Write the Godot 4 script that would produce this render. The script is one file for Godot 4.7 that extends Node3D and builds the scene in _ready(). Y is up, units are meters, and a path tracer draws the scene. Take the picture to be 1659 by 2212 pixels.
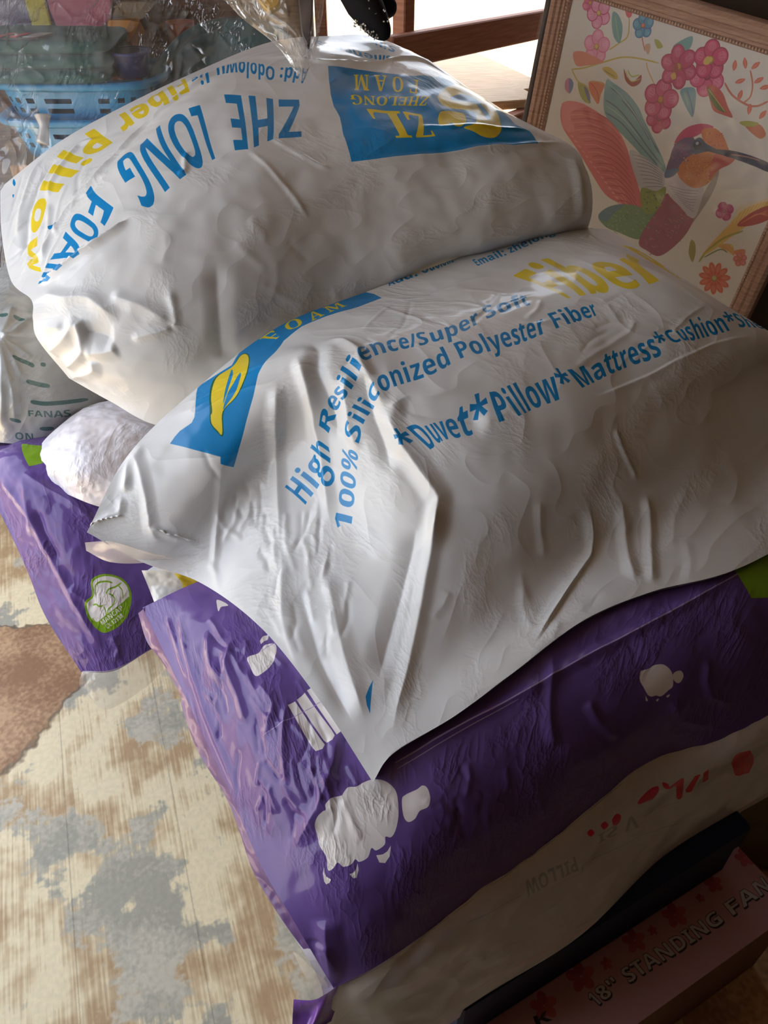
extends Node3D
# A market-stall corner: pillow packs and two printed white foam bags piled on a fan carton, a framed picture, a window, clear bags of goods.

const WHITE_FILM := Color8(222, 223, 222)
const INK_BLUE := Color8(24, 132, 196)
const INK_YELLOW := Color8(228, 202, 48)
const INK_GREEN := Color8(24, 92, 60)
const INK_WHITE := Color8(222, 216, 212)
const INK_RED := Color8(205, 22, 58)
const PURPLE := Color8(98, 75, 138)
const SEAM := Color8(168, 148, 190)
const LEAF_GREEN := Color8(122, 160, 40)
const PALE_GREY := Color8(158, 156, 158)
const PALE_PINK := Color8(214, 170, 170)
const DARK_TEAL := Color8(88, 116, 112)

var SANS: SystemFont
var SERIF: SystemFont
var mats := {}

# ---------------------------------------------------------------- naming
func tag(o: Node, label: String, category := "", group := "", kind := "") -> Node:
	if label: o.set_meta("label", label)
	if category: o.set_meta("category", category)
	if group: o.set_meta("group", group)
	if kind: o.set_meta("kind", kind)
	return o

func thing(called: String, label: String, category: String, at := Vector3.ZERO, group := "") -> Node3D:
	var o := Node3D.new()
	o.name = called
	o.position = at
	add_child(o, true)
	tag(o, label, category, group)
	return o

func part(called: String, mesh: Mesh, m: Material, parent: Node) -> MeshInstance3D:
	var o := MeshInstance3D.new()
	o.name = called
	o.mesh = mesh
	if m: o.material_override = m
	parent.add_child(o, true)
	if parent is Node3D and parent != self:
		o.position = -parent_base(parent)
	return o

func parent_base(p: Node) -> Vector3:   # shapes below are given in room coordinates
	var v := Vector3.ZERO
	while p is Node3D and p != self:
		v += p.position
		p = p.get_parent()
	return v

func struct(called: String, mesh: Mesh, m: Material) -> MeshInstance3D:
	var o := part(called, mesh, m, self)
	o.set_meta("kind", "structure")
	return o

# ---------------------------------------------------------------- materials
func mat(c: Color, rough := 0.6, spec := 0.5) -> StandardMaterial3D:
	var m := StandardMaterial3D.new()
	m.albedo_color = c
	m.roughness = rough
	m.metallic_specular = spec
	return m

func clear_film(c: Color, alpha: float, normal: Texture2D = null, rough := 0.12, spec := 0.5) -> StandardMaterial3D:
	var m := mat(c, rough, spec)
	m.transparency = BaseMaterial3D.TRANSPARENCY_ALPHA
	m.albedo_color.a = alpha
	m.cull_mode = BaseMaterial3D.CULL_DISABLED
	if normal:
		m.normal_enabled = true
		m.normal_texture = normal
	return m

func noise(kind: int, f: float, s: int, octaves := 1) -> FastNoiseLite:
	var n := FastNoiseLite.new()
	n.noise_type = kind
	n.frequency = f
	n.seed = s
	n.fractal_type = FastNoiseLite.FRACTAL_FBM if octaves > 1 else FastNoiseLite.FRACTAL_NONE
	n.fractal_octaves = octaves
	return n

# relief of creased plastic film: long ridges, and in patches short sharp folds and fine pulled streaks; lu, lv are the sheet's size in metres
func film_relief(size: int, lu: float, lv: float, s: int, ridge: float, facet: float, streak: float, angle: float, calm := 0.0) -> ImageTexture:
	var im := Image.create(size, size, false, Image.FORMAT_RF)
	var nr := noise(FastNoiseLite.TYPE_SIMPLEX_SMOOTH, 6.0, s, 2)
	var nf := noise(FastNoiseLite.TYPE_SIMPLEX_SMOOTH, 1.0, s + 3, 2)
	var nw := noise(FastNoiseLite.TYPE_SIMPLEX_SMOOTH, 8.0, s + 7)
	var nm := noise(FastNoiseLite.TYPE_SIMPLEX_SMOOTH, 5.0, s + 9, 2)
	var ns := noise(FastNoiseLite.TYPE_SIMPLEX_SMOOTH, 1.0, s + 5)
	var ca := cos(angle)
	var sa := sin(angle)
	var data := PackedFloat32Array()
	data.resize(size * size)
	var k := 0
	var tex := lu / size
	for y in size:
		var v := lv * (1.0 - (y + 0.5) / size)
		for x in size:
			var u := tex * (x + 0.5)
			var m := nm.get_noise_2d(u, v)
			var patch := clampf(m * 3.0 + 0.3 - calm, 0.0, 1.0)
			var h := ridge * pow(1.0 - absf(nr.get_noise_2d(u, v)), 5.0)
			if patch > 0.0:
				var bend := nw.get_noise_2d(u, v) * 0.012
				var p := (u + bend) * ca + (v + bend) * sa
				var q := (v - bend) * ca - (u - bend) * sa
				h += facet * patch * pow(1.0 - absf(nf.get_noise_2d(p * 13.0, q * 30.0)), 3.0)
				var tight := clampf(m * 5.0 - 0.5 - calm, 0.0, 1.0)
				if tight > 0.0: h += facet * 0.55 * tight * pow(1.0 - absf(nf.get_noise_2d(p * 44.0 + 9.0, q * 80.0)), 3.0)
				h += streak * patch * ns.get_noise_2d(p * 22.0, q * 95.0)
			data[k] = h * 0.001 / tex
			k += 1
	im.set_data(size, size, false, Image.FORMAT_RF, data.to_byte_array())
	im.bump_map_to_normal_map(1.0)
	return ImageTexture.create_from_image(im)

func film(albedo: Texture2D, c: Color, normal: Texture2D, rough: float, back := 0.0, spec := 0.5) -> StandardMaterial3D:
	var m := mat(c, rough, spec)
	if albedo:
		m.albedo_color = Color.WHITE
		m.albedo_texture = albedo
	if normal:
		m.normal_enabled = true
		m.normal_texture = normal
	m.clearcoat_enabled = true   # the hard gloss of the plastic over its softer body
	m.clearcoat = 0.38
	m.clearcoat_roughness = 0.1
	m.cull_mode = BaseMaterial3D.CULL_DISABLED
	if back > 0.0:
		m.backlight_enabled = true
		m.backlight = Color(back, back, back)
	return m

# ---------------------------------------------------------------- print
class Canvas:
	var im: Image
	var w: int
	var h: int
	var out: int
	func _init(size: Vector2i, c: Color, over := 2):
		w = size.x * over
		h = size.y * over
		out = over
		im = Image.create(w, h, false, Image.FORMAT_RGB8)
		im.fill(c)
	func texture() -> ImageTexture:
		if out > 1: im.resize(w / out, h / out, Image.INTERPOLATE_BILINEAR)
		return ImageTexture.create_from_image(im)

func fill_loop(c: Canvas, p: PackedVector2Array, col: Color) -> void:
	var n := p.size()
	var lo := INF
	var hi := -INF
	for q in p:
		lo = minf(lo, q.y)
		hi = maxf(hi, q.y)
	for y in range(maxi(0, ceili(lo - 0.5)), mini(c.h - 1, floori(hi - 0.5)) + 1):
		var yy := y + 0.5
		var xs: Array[float] = []
		var a := p[n - 1]
		for b in p:
			if (a.y <= yy) != (b.y <= yy):
				xs.append(a.x + (yy - a.y) * (b.x - a.x) / (b.y - a.y))
			a = b
		xs.sort()
		for i in range(0, xs.size() - 1, 2):
			var x0 := maxi(0, ceili(xs[i] - 0.5))
			var x1 := mini(c.w - 1, floori(xs[i + 1] - 0.5))
			if x1 >= x0: c.im.fill_rect(Rect2i(x0, y, x1 - x0 + 1, 1), col)

func pts(c: Canvas, a: Array) -> PackedVector2Array:
	var p := PackedVector2Array()
	for i in range(0, a.size(), 2):
		p.append(Vector2(a[i] * 0.0001 * c.w, (1.0 - a[i + 1] * 0.0001) * c.h))
	return p

func round_loop(p: PackedVector2Array, steps := 6) -> PackedVector2Array:
	var o := PackedVector2Array()
	var n := p.size()
	for i in n:
		for k in steps:
			o.append(p[i].cubic_interpolate(p[(i + 1) % n], p[(i + n - 1) % n], p[(i + 2) % n], float(k) / steps))
	return o

func poly(c: Canvas, col: Color, a: Array) -> void:
	fill_loop(c, pts(c, a), col)

func blob(c: Canvas, col: Color, a: Array) -> void:
	fill_loop(c, round_loop(pts(c, a)), col)

func line(c: Canvas, col: Color, width: float, a: Array) -> void:
	var p := pts(c, a)
	var n := p.size()
	var r := width * 0.0005 * c.w
	var q := PackedVector2Array()
	for i in n - 1:
		var p0 := p[maxi(i - 1, 0)]
		var p3 := p[mini(i + 2, n - 1)]
		for k in 8:
			q.append(p[i].cubic_interpolate(p[i + 1], p0, p3, k / 8.0))
	q.append(p[n - 1])
	var left := PackedVector2Array()
	var right := PackedVector2Array()
	for i in q.size():
		var d := (q[mini(i + 1, q.size() - 1)] - q[maxi(i - 1, 0)]).normalized().orthogonal()
		var taper := r * minf(1.0, 0.45 + 0.25 * minf(i, q.size() - 1 - i))
		left.append(q[i] + d * taper)
		right.append(q[i] - d * taper)
	for i in q.size() - 1:
		fill_loop(c, PackedVector2Array([left[i], left[i + 1], right[i + 1], right[i]]), col)

func disc(c: Canvas, col: Color, at: Vector2, rx: float, ry: float, turn := 0.0) -> void:
	var p := PackedVector2Array()
	for i in 28:
		p.append(at + Vector2(cos(i * TAU / 28) * rx, sin(i * TAU / 28) * ry).rotated(turn))
	fill_loop(c, p, col)

func flower(c: Canvas, u: int, v: int, radius: float, base: Color, edge: Color, mid: Color, petals: int, turn: float) -> void:
	var o := Vector2(u * 0.0001 * c.w, v * 0.0001 * c.h)
	var r := radius * c.w
	for i in petals:
		var a := turn + TAU * i / petals
		var d := Vector2(cos(a), sin(a))
		var wide := minf(0.55, 2.4 / petals)
		disc(c, edge, o + d * r * 0.55, r * 0.5, r * wide, a)
		disc(c, base, o + d * r * 0.56, r * 0.43, r * wide * 0.86, a)
		disc(c, base.lerp(Color.WHITE, 0.16), o + d * r * 0.68, r * 0.24, r * wide * 0.5, a)
		for k in 3:
			var b := a + (k - 1) * 0.22
			var e := Vector2(cos(b), sin(b))
			var q := PackedVector2Array([o + e * r * 0.2, o + e * r * 0.75 + e.orthogonal() * r * 0.012, o + e * r * 0.75 - e.orthogonal() * r * 0.012])
			fill_loop(c, q, edge)
	disc(c, mid.darkened(0.25), o, r * 0.2, r * 0.2)
	disc(c, mid, o + Vector2(-0.02, -0.02) * r, r * 0.14, r * 0.14)

# a line of lettering whose base line and cap line run along two curves: stops are [letter index, base u, base v, top u, top v]
func write(c: Canvas, font: Font, words: String, col: Color, stops: Array, wide := 1.0) -> void:
	var t := TextMesh.new()
	t.font = font
	t.font_size = 64
	t.pixel_size = 1.0
	t.depth = 0.0
	t.curve_step = 2.0
	t.horizontal_alignment = HORIZONTAL_ALIGNMENT_LEFT
	t.text = "H"
	var hv: PackedVector3Array = t.surface_get_arrays(0)[Mesh.ARRAY_VERTEX]
	var base := INF
	var cap := -INF
	for q in hv:
		base = minf(base, q.y)
		cap = maxf(cap, q.y)
	t.text = words
	var arrays := t.surface_get_arrays(0)
	var vs: PackedVector3Array = arrays[Mesh.ARRAY_VERTEX]
	var left := INF
	for q in vs: left = minf(left, q.x)
	var ss: Array[float] = []
	var bs: Array[Vector2] = []
	var ts: Array[Vector2] = []
	for i in range(0, stops.size(), 5):
		ss.append(font.get_string_size(words.substr(0, stops[i]), HORIZONTAL_ALIGNMENT_LEFT, -1, 64).x)
		bs.append(Vector2(stops[i + 1] * 0.0001 * c.w, (1.0 - stops[i + 2] * 0.0001) * c.h))
		ts.append(Vector2(stops[i + 3] * 0.0001 * c.w, (1.0 - stops[i + 4] * 0.0001) * c.h))
	var n := ss.size()
	var mapped := PackedVector2Array()
	for q in vs:
		var x := q.x - left
		var k := 0
		while k < n - 2 and x > ss[k + 1]: k += 1
		var f := (x - ss[k]) / maxf(ss[k + 1] - ss[k], 0.01)
		var b := bs[k].cubic_interpolate_in_time(bs[k + 1], bs[maxi(k - 1, 0)], bs[mini(k + 2, n - 1)], f, ss[k + 1] - ss[k], (ss[k - 1] if k > 0 else 2 * ss[0] - ss[1]) - ss[k], (ss[k + 2] if k + 2 < n else 2 * ss[n - 1] - ss[n - 2]) - ss[k]) if n > 2 else bs[k].lerp(bs[k + 1], f)
		var top := ts[k].cubic_interpolate_in_time(ts[k + 1], ts[maxi(k - 1, 0)], ts[mini(k + 2, n - 1)], f, ss[k + 1] - ss[k], (ss[k - 1] if k > 0 else 2 * ss[0] - ss[1]) - ss[k], (ss[k + 2] if k + 2 < n else 2 * ss[n - 1] - ss[n - 2]) - ss[k]) if n > 2 else ts[k].lerp(ts[k + 1], f)
		mapped.append(b.lerp(top, (q.y - base) / (cap - base)))
	var index: PackedInt32Array = arrays[Mesh.ARRAY_INDEX] if arrays[Mesh.ARRAY_INDEX] != null else PackedInt32Array(range(vs.size()))
	for i in range(0, index.size(), 3):
		fill_loop(c, PackedVector2Array([mapped[index[i]], mapped[index[i + 1]], mapped[index[i + 2]]]), col)
		if wide > 1.0:
			for d in [Vector2(1, 0), Vector2(-1, 0), Vector2(0, 1), Vector2(0, -1)]:
				var o: Vector2 = d * (wide - 1.0) * 14.0
				fill_loop(c, PackedVector2Array([mapped[index[i]] + o, mapped[index[i + 1]] + o, mapped[index[i + 2]] + o]), col)

# ---------------------------------------------------------------- cloth-like surfaces
# net: [columns, rows, [x, y, z in millimetres ...]], rows from the bottom up, columns from left to right; the surface passes through every point
func grid(net: Array, nu: int, nv: int) -> PackedVector3Array:
	var cu: int = net[0]
	var cv: int = net[1]
	var src: Array = net[2]
	var rows := []
	for j in cv:
		var p: Array[Vector3] = []
		for i in cu:
			var k := (j * cu + i) * 3
			p.append(Vector3(src[k], src[k + 1], src[k + 2]) * 0.001)
		p.push_front(p[0] * 2.0 - p[1])
		p.append(p[cu] * 2.0 - p[cu - 1])
		var r := PackedVector3Array()
		for i in nu + 1:
			var x := minf(float(i) / nu * (cu - 1), cu - 1 - 1e-6)
			var k := int(x)
			r.append(p[k + 1].cubic_interpolate(p[k + 2], p[k], p[k + 3], x - k))
		rows.append(r)
	var o := PackedVector3Array()
	o.resize((nu + 1) * (nv + 1))
	for j in nv + 1:
		var y := minf(float(j) / nv * (cv - 1), cv - 1 - 1e-6)
		var k := int(y)
		for i in nu + 1:
			var a: Vector3 = rows[maxi(k - 1, 0)][i] if k > 0 else rows[0][i] * 2.0 - rows[1][i]
			var d: Vector3 = rows[k + 2][i] if k + 2 < cv else rows[cv - 1][i] * 2.0 - rows[cv - 2][i]
			o[j * (nu + 1) + i] = rows[k][i].cubic_interpolate(rows[k + 1][i], a, d, y - k)
	return o

func normals(p: PackedVector3Array, nu: int, nv: int) -> PackedVector3Array:
	var o := PackedVector3Array()
	o.resize(p.size())
	var w := nu + 1
	for j in nv + 1:
		for i in w:
			var k := j * w + i
			var du := p[k + (1 if i < nu else 0)] - p[k - (1 if i > 0 else 0)]
			var dv := p[k + (w if j < nv else 0)] - p[k - (w if j > 0 else 0)]
			o[k] = du.cross(dv).normalized()
	return o

func sample(p: PackedVector3Array, nu: int, nv: int, u: float, v: float) -> Vector3:
	var i := clampi(roundi(u * nu), 0, nu)
	var j := clampi(roundi(v * nv), 0, nv)
	return p[j * (nu + 1) + i]

# folds: [height mm, width mm, 0 ridge or 1 lapped edge, [u, v ... in thousandths]]
func crease(p: PackedVector3Array, nrm: PackedVector3Array, nu: int, nv: int, folds: Array, wave: float, wave_size: float, s: int) -> void:
	var disp := PackedFloat32Array()
	disp.resize(p.size())
	var w := nu + 1
	var lu := 0.0
	var lv := 0.0
	for i in nu: lu += p[(nv / 2) * w + i].distance_to(p[(nv / 2) * w + i + 1])
	for j in nv: lv += p[j * w + nu / 2].distance_to(p[(j + 1) * w + nu / 2])
	for f in folds:
		var amp: float = f[0] * 0.001
		var wid: float = f[1] * 0.001
		var a: Array = f[3]
		var q: Array[Vector3] = []
		var u0 := 1.0
		var u1 := 0.0
		var v0 := 1.0
		var v1 := 0.0
		var n := a.size() / 2
		for i in n:
			u0 = minf(u0, a[2 * i] * 0.001)
			u1 = maxf(u1, a[2 * i] * 0.001)
			v0 = minf(v0, a[2 * i + 1] * 0.001)
			v1 = maxf(v1, a[2 * i + 1] * 0.001)
		for i in n - 1:   # finer, along the curve of the surface
			for k in 6:
				var t := k / 6.0
				q.append(sample(p, nu, nv, lerpf(a[2 * i], a[2 * i + 2], t) * 0.001, lerpf(a[2 * i + 1], a[2 * i + 3], t) * 0.001))
		q.append(sample(p, nu, nv, a[2 * n - 2] * 0.001, a[2 * n - 1] * 0.001))
		var sm: Array[Vector3] = q.duplicate()
		for i in range(1, q.size() - 1): sm[i] = q[i - 1] * 0.25 + q[i] * 0.5 + q[i + 1] * 0.25
		q = sm
		var mu := wid / lu * 1.8
		var mv := wid / lv * 1.8
		for j in range(maxi(1, int((v0 - mv) * nv)), mini(nv - 1, ceili((v1 + mv) * nv)) + 1):
			for i in range(maxi(1, int((u0 - mu) * nu)), mini(nu - 1, ceili((u1 + mu) * nu)) + 1):
				var k := j * w + i
				var x := p[k]
				var best := wid * wid
				var side := 0.0
				var at := -1.0
				for m in q.size() - 1:
					var d := q[m + 1] - q[m]
					var l2 := d.length_squared()
					if l2 < 1e-12: continue
					var r := x - q[m]
					var t := clampf(r.dot(d) / l2, 0.0, 1.0)
					var e := r - d * t
					var dd := e.length_squared()
					if dd < best:
						best = dd
						at = (m + t) / (q.size() - 1)
						side = d.cross(e).dot(nrm[k])
				if at < 0.0: continue
				var y := 1.0 - sqrt(best) / wid
				var end := smoothstep(0.0, 0.16, at) * smoothstep(1.0, 0.8, at)
				if f[2] == 1:
					y = y * y if side > 0.0 else clampf(1.0 - (1.0 - y) * 5.0, 0.0, 1.0)
				else:
					y = y * y * (1.6 - 0.6 * y)
				disp[k] += amp * y * end
	var nz := noise(FastNoiseLite.TYPE_SIMPLEX_SMOOTH, 1.0 / wave_size, s, 3)
	for j in range(1, nv):
		for i in range(1, nu):
			var k := j * w + i
			var edge := minf(1.0, 14.0 * minf(minf(float(i) / nu, 1.0 - float(i) / nu), minf(float(j) / nv, 1.0 - float(j) / nv)))
			disp[k] = disp[k] * minf(1.0, edge * 2.0) + wave * edge * nz.get_noise_3dv(p[k])
	for k in p.size(): p[k] += nrm[k] * disp[k]

func commit(m: ArrayMesh, p: PackedVector3Array, n: PackedVector3Array, uv: PackedVector2Array, nu: int, nv: int, flip: bool) -> void:
	var w := nu + 1
	var ix := PackedInt32Array()
	ix.resize(nu * nv * 6)
	var c := 0
	for j in nv:
		for i in nu:
			var a := j * w + i
			var q := [a, a + w, a + w + 1, a, a + w + 1, a + 1]
			if flip: q = [a, a + w + 1, a + w, a, a + 1, a + w + 1]
			for k in 6: ix[c + k] = q[k]
			c += 6
	var tan := PackedFloat32Array()
	tan.resize(p.size() * 4)
	for k in p.size():
		var d := p[k + 1] - p[k] if (k + 1) % w else p[k] - p[k - 1]
		d = (d - n[k] * d.dot(n[k])).normalized()
		tan[4 * k] = d.x
		tan[4 * k + 1] = d.y
		tan[4 * k + 2] = d.z
		tan[4 * k + 3] = 1.0
	var arr := []
	arr.resize(Mesh.ARRAY_MAX)
	arr[Mesh.ARRAY_VERTEX] = p
	arr[Mesh.ARRAY_NORMAL] = n
	arr[Mesh.ARRAY_TANGENT] = tan
	arr[Mesh.ARRAY_TEX_UV] = uv
	arr[Mesh.ARRAY_INDEX] = ix
	m.add_surface_from_arrays(Mesh.PRIMITIVE_TRIANGLES, arr)

func flat_uv(nu: int, nv: int) -> PackedVector2Array:
	var uv := PackedVector2Array()
	for j in nv + 1:
		for i in nu + 1:
			uv.append(Vector2(float(i) / nu, 1.0 - float(j) / nv))
	return uv

# a filled bag: the netted face, closed behind by a second face that swells towards "back"
func bag(net: Array, nu: int, nv: int, folds: Array, back: Vector3, wave: float, wave_size: float, s: int, face: Material, rear: Material) -> ArrayMesh:
	var p := grid(net, nu, nv)
	if folds.size() or wave > 0.0: crease(p, normals(p, nu, nv), nu, nv, folds, wave, wave_size, s)
	var m := ArrayMesh.new()
	commit(m, p, normals(p, nu, nv), flat_uv(nu, nv), nu, nv, false)
	m.surface_set_material(0, face)
	var st := 4
	var bu := nu / st
	var bv := nv / st
	var b := PackedVector3Array()
	for j in bv + 1:
		for i in bu + 1:
			var x := 2.0 * i / bu - 1.0
			var y := 2.0 * j / bv - 1.0
			b.append(p[j * st * (nu + 1) + i * st] + back * sqrt((1.0 - x ** 4) * (1.0 - y ** 4)))
	var bn := normals(b, bu, bv)
	for k in bn.size(): bn[k] = -bn[k]
	commit(m, b, bn, flat_uv(bu, bv), bu, bv, true)
	m.surface_set_material(1, rear)
	return m

# a thin sheet of film with both its faces
func sheet(net: Array, nu: int, nv: int, folds: Array, wave: float, wave_size: float, s: int, m: Material, thick := 0.0008) -> ArrayMesh:
	var p := grid(net, nu, nv)
	var n := normals(p, nu, nv)
	if folds.size() or wave > 0.0:
		crease(p, n, nu, nv, folds, wave, wave_size, s)
		n = normals(p, nu, nv)
	var out := ArrayMesh.new()
	commit(out, p, n, flat_uv(nu, nv), nu, nv, false)
	out.surface_set_material(0, m)
	if thick > 0.0:
		var b := PackedVector3Array()
		var bn := PackedVector3Array()
		for k in p.size():
			b.append(p[k] - n[k] * thick)
			bn.append(-n[k])
		commit(out, b, bn, flat_uv(nu, nv), nu, nv, true)
		out.surface_set_material(1, m)
	return out

# ---------------------------------------------------------------- hard shapes
func tri(st: SurfaceTool, a: Vector3, b: Vector3, c: Vector3) -> void:   # seen from outside, clockwise
	for q in [a, b, c]: st.add_vertex(q)

func quad(st: SurfaceTool, a: Vector3, b: Vector3, c: Vector3, d: Vector3, uv := true) -> void:
	var t := [Vector2(0, 1), Vector2(0, 0), Vector2(1, 0), Vector2(1, 1)]
	var q := [a, b, c, d]
	for k in [0, 1, 2, 0, 2, 3]:
		if uv: st.set_uv(t[k])
		st.add_vertex(q[k])

# a box with chamfered edges: centre, half axes
func block(st: SurfaceTool, o: Vector3, x: Vector3, y: Vector3, z: Vector3, bevel := 0.004) -> void:
	var ax := [x, y, z]
	var l := [x.length(), y.length(), z.length()]
	var e := [x / l[0], y / l[1], z / l[2]]
	var b := minf(bevel, 0.45 * minf(l[0], minf(l[1], l[2])))
	for a in 3:
		var b1 := (a + 1) % 3
		var b2 := (a + 2) % 3
		for sgn in [-1.0, 1.0]:
			var n: Vector3 = e[a] * l[a] * sgn
			var p: Vector3 = e[b1] * (l[b1] - b) * sgn
			var q: Vector3 = e[b2] * (l[b2] - b)
			quad(st, o + n - p - q, o + n - p + q, o + n + p + q, o + n + p - q)
		for s1 in [-1.0, 1.0]:
			for s2 in [-1.0, 1.0]:   # chamfer along axis a between b1 and b2
				var p1: Vector3 = o + e[b1] * l[b1] * s1 + e[b2] * (l[b2] - b) * s2
				var p2: Vector3 = o + e[b1] * (l[b1] - b) * s1 + e[b2] * l[b2] * s2
				var d: Vector3 = e[a] * (l[a] - b)
				if s1 * s2 > 0: quad(st, p1 - d, p2 - d, p2 + d, p1 + d)
				else: quad(st, p2 - d, p1 - d, p1 + d, p2 + d)
	for s1 in [-1.0, 1.0]:
		for s2 in [-1.0, 1.0]:
			for s3 in [-1.0, 1.0]:
				var c0: Vector3 = o + e[0] * l[0] * s1 + e[1] * (l[1] - b) * s2 + e[2] * (l[2] - b) * s3
				var c1: Vector3 = o + e[0] * (l[0] - b) * s1 + e[1] * l[1] * s2 + e[2] * (l[2] - b) * s3
				var c2: Vector3 = o + e[0] * (l[0] - b) * s1 + e[1] * (l[1] - b) * s2 + e[2] * l[2] * s3
				if s1 * s2 * s3 > 0: tri(st, c0, c2, c1)
				else: tri(st, c0, c1, c2)

func start() -> SurfaceTool:
	var st := SurfaceTool.new()
	st.begin(Mesh.PRIMITIVE_TRIANGLES)
	st.set_smooth_group(-1)
	return st

func finish(st: SurfaceTool) -> ArrayMesh:
	st.generate_normals()
	st.generate_tangents()
	return st.commit()

func box_mesh(o: Vector3, x: Vector3, y: Vector3, z: Vector3, bevel := 0.004) -> ArrayMesh:
	var st := start()
	st.set_uv(Vector2.ZERO)
	block(st, o, x, y, z, bevel)
	return finish(st)

func beam(a: Vector3, b: Vector3, wide: Vector3, high: Vector3, bevel := 0.004) -> ArrayMesh:
	return box_mesh((a + b) * 0.5, (b - a) * 0.5, high * 0.5, wide * 0.5, bevel)

func tube(path: Array, radii: Array, sides := 10, steps := 6) -> ArrayMesh:
	var c: Array[Vector3] = []
	var r: Array[float] = []
	var n := path.size()
	for i in n - 1:
		for k in steps:
			var t := float(k) / steps
			c.append((path[i] as Vector3).cubic_interpolate(path[i + 1], path[maxi(i - 1, 0)], path[mini(i + 2, n - 1)], t))
			r.append(lerpf(radii[i], radii[i + 1], t))
	c.append(path[n - 1])
	r.append(radii[n - 1])
	var st := SurfaceTool.new()
	st.begin(Mesh.PRIMITIVE_TRIANGLES)
	st.set_smooth_group(0)
	var rings := []
	var side := Vector3.ZERO
	for i in c.size():
		var d := (c[mini(i + 1, c.size() - 1)] - c[maxi(i - 1, 0)]).normalized()
		if side == Vector3.ZERO: side = d.cross(Vector3.UP if absf(d.y) < 0.9 else Vector3.RIGHT).normalized()
		side = (side - d * side.dot(d)).normalized()
		var up := side.cross(d)
		var ring := PackedVector3Array()
		for k in sides:
			var a := TAU * k / sides
			ring.append(c[i] + (side * cos(a) + up * sin(a)) * r[i])
		rings.append(ring)
	for i in rings.size() - 1:
		for k in sides:
			var k2 := (k + 1) % sides
			quad(st, rings[i][k], rings[i + 1][k], rings[i + 1][k2], rings[i][k2])
	for e in [0, rings.size() - 1]:
		for k in sides:
			var k2 := (k + 1) % sides
			st.set_uv(Vector2.ZERO)
			if e == 0: tri(st, c[0], rings[0][k], rings[0][k2])
			else: tri(st, c[e], rings[e][k2], rings[e][k])
	st.generate_normals()
	return st.commit()

# a rounded-rectangle ring profile, lofted: levels of [height, half length, half width, corner radius]
func loft(o: Vector3, ax: Vector3, az: Vector3, levels: Array, closed_top: bool, closed_bottom: bool, gaps := [], n := 64) -> ArrayMesh:
	var st := SurfaceTool.new()
	st.begin(Mesh.PRIMITIVE_TRIANGLES)
	st.set_smooth_group(0)
	var rings := []
	for l in levels:
		var ring := PackedVector3Array()
		for k in n:
			var a := TAU * k / n
			var cx := cos(a)
			var cz := sin(a)
			var e: float = l[3]
			var x: float = signf(cx) * absf(cx) ** e * l[1]
			var z: float = signf(cz) * absf(cz) ** e * l[2]
			ring.append(o + ax * x + az * z + Vector3.UP * l[0])
		rings.append(ring)
	for i in rings.size() - 1:
		for k in n:
			if gaps.size() and gaps[i] > 0 and k % gaps[i] < gaps[i] / 2: continue
			var k2 := (k + 1) % n
			quad(st, rings[i][k], rings[i][k2], rings[i + 1][k2], rings[i + 1][k])
	if closed_bottom:
		var c0: Vector3 = o + Vector3.UP * levels[0][0]
		for k in n:
			st.set_uv(Vector2.ZERO)
			tri(st, c0, rings[0][(k + 1) % n], rings[0][k])
	if closed_top:
		var e := rings.size() - 1
		var c1: Vector3 = o + Vector3.UP * levels[e][0]
		for k in n:
			st.set_uv(Vector2.ZERO)
			tri(st, c1, rings[e][k], rings[e][(k + 1) % n])
	st.generate_normals()
	return st.commit()

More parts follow.
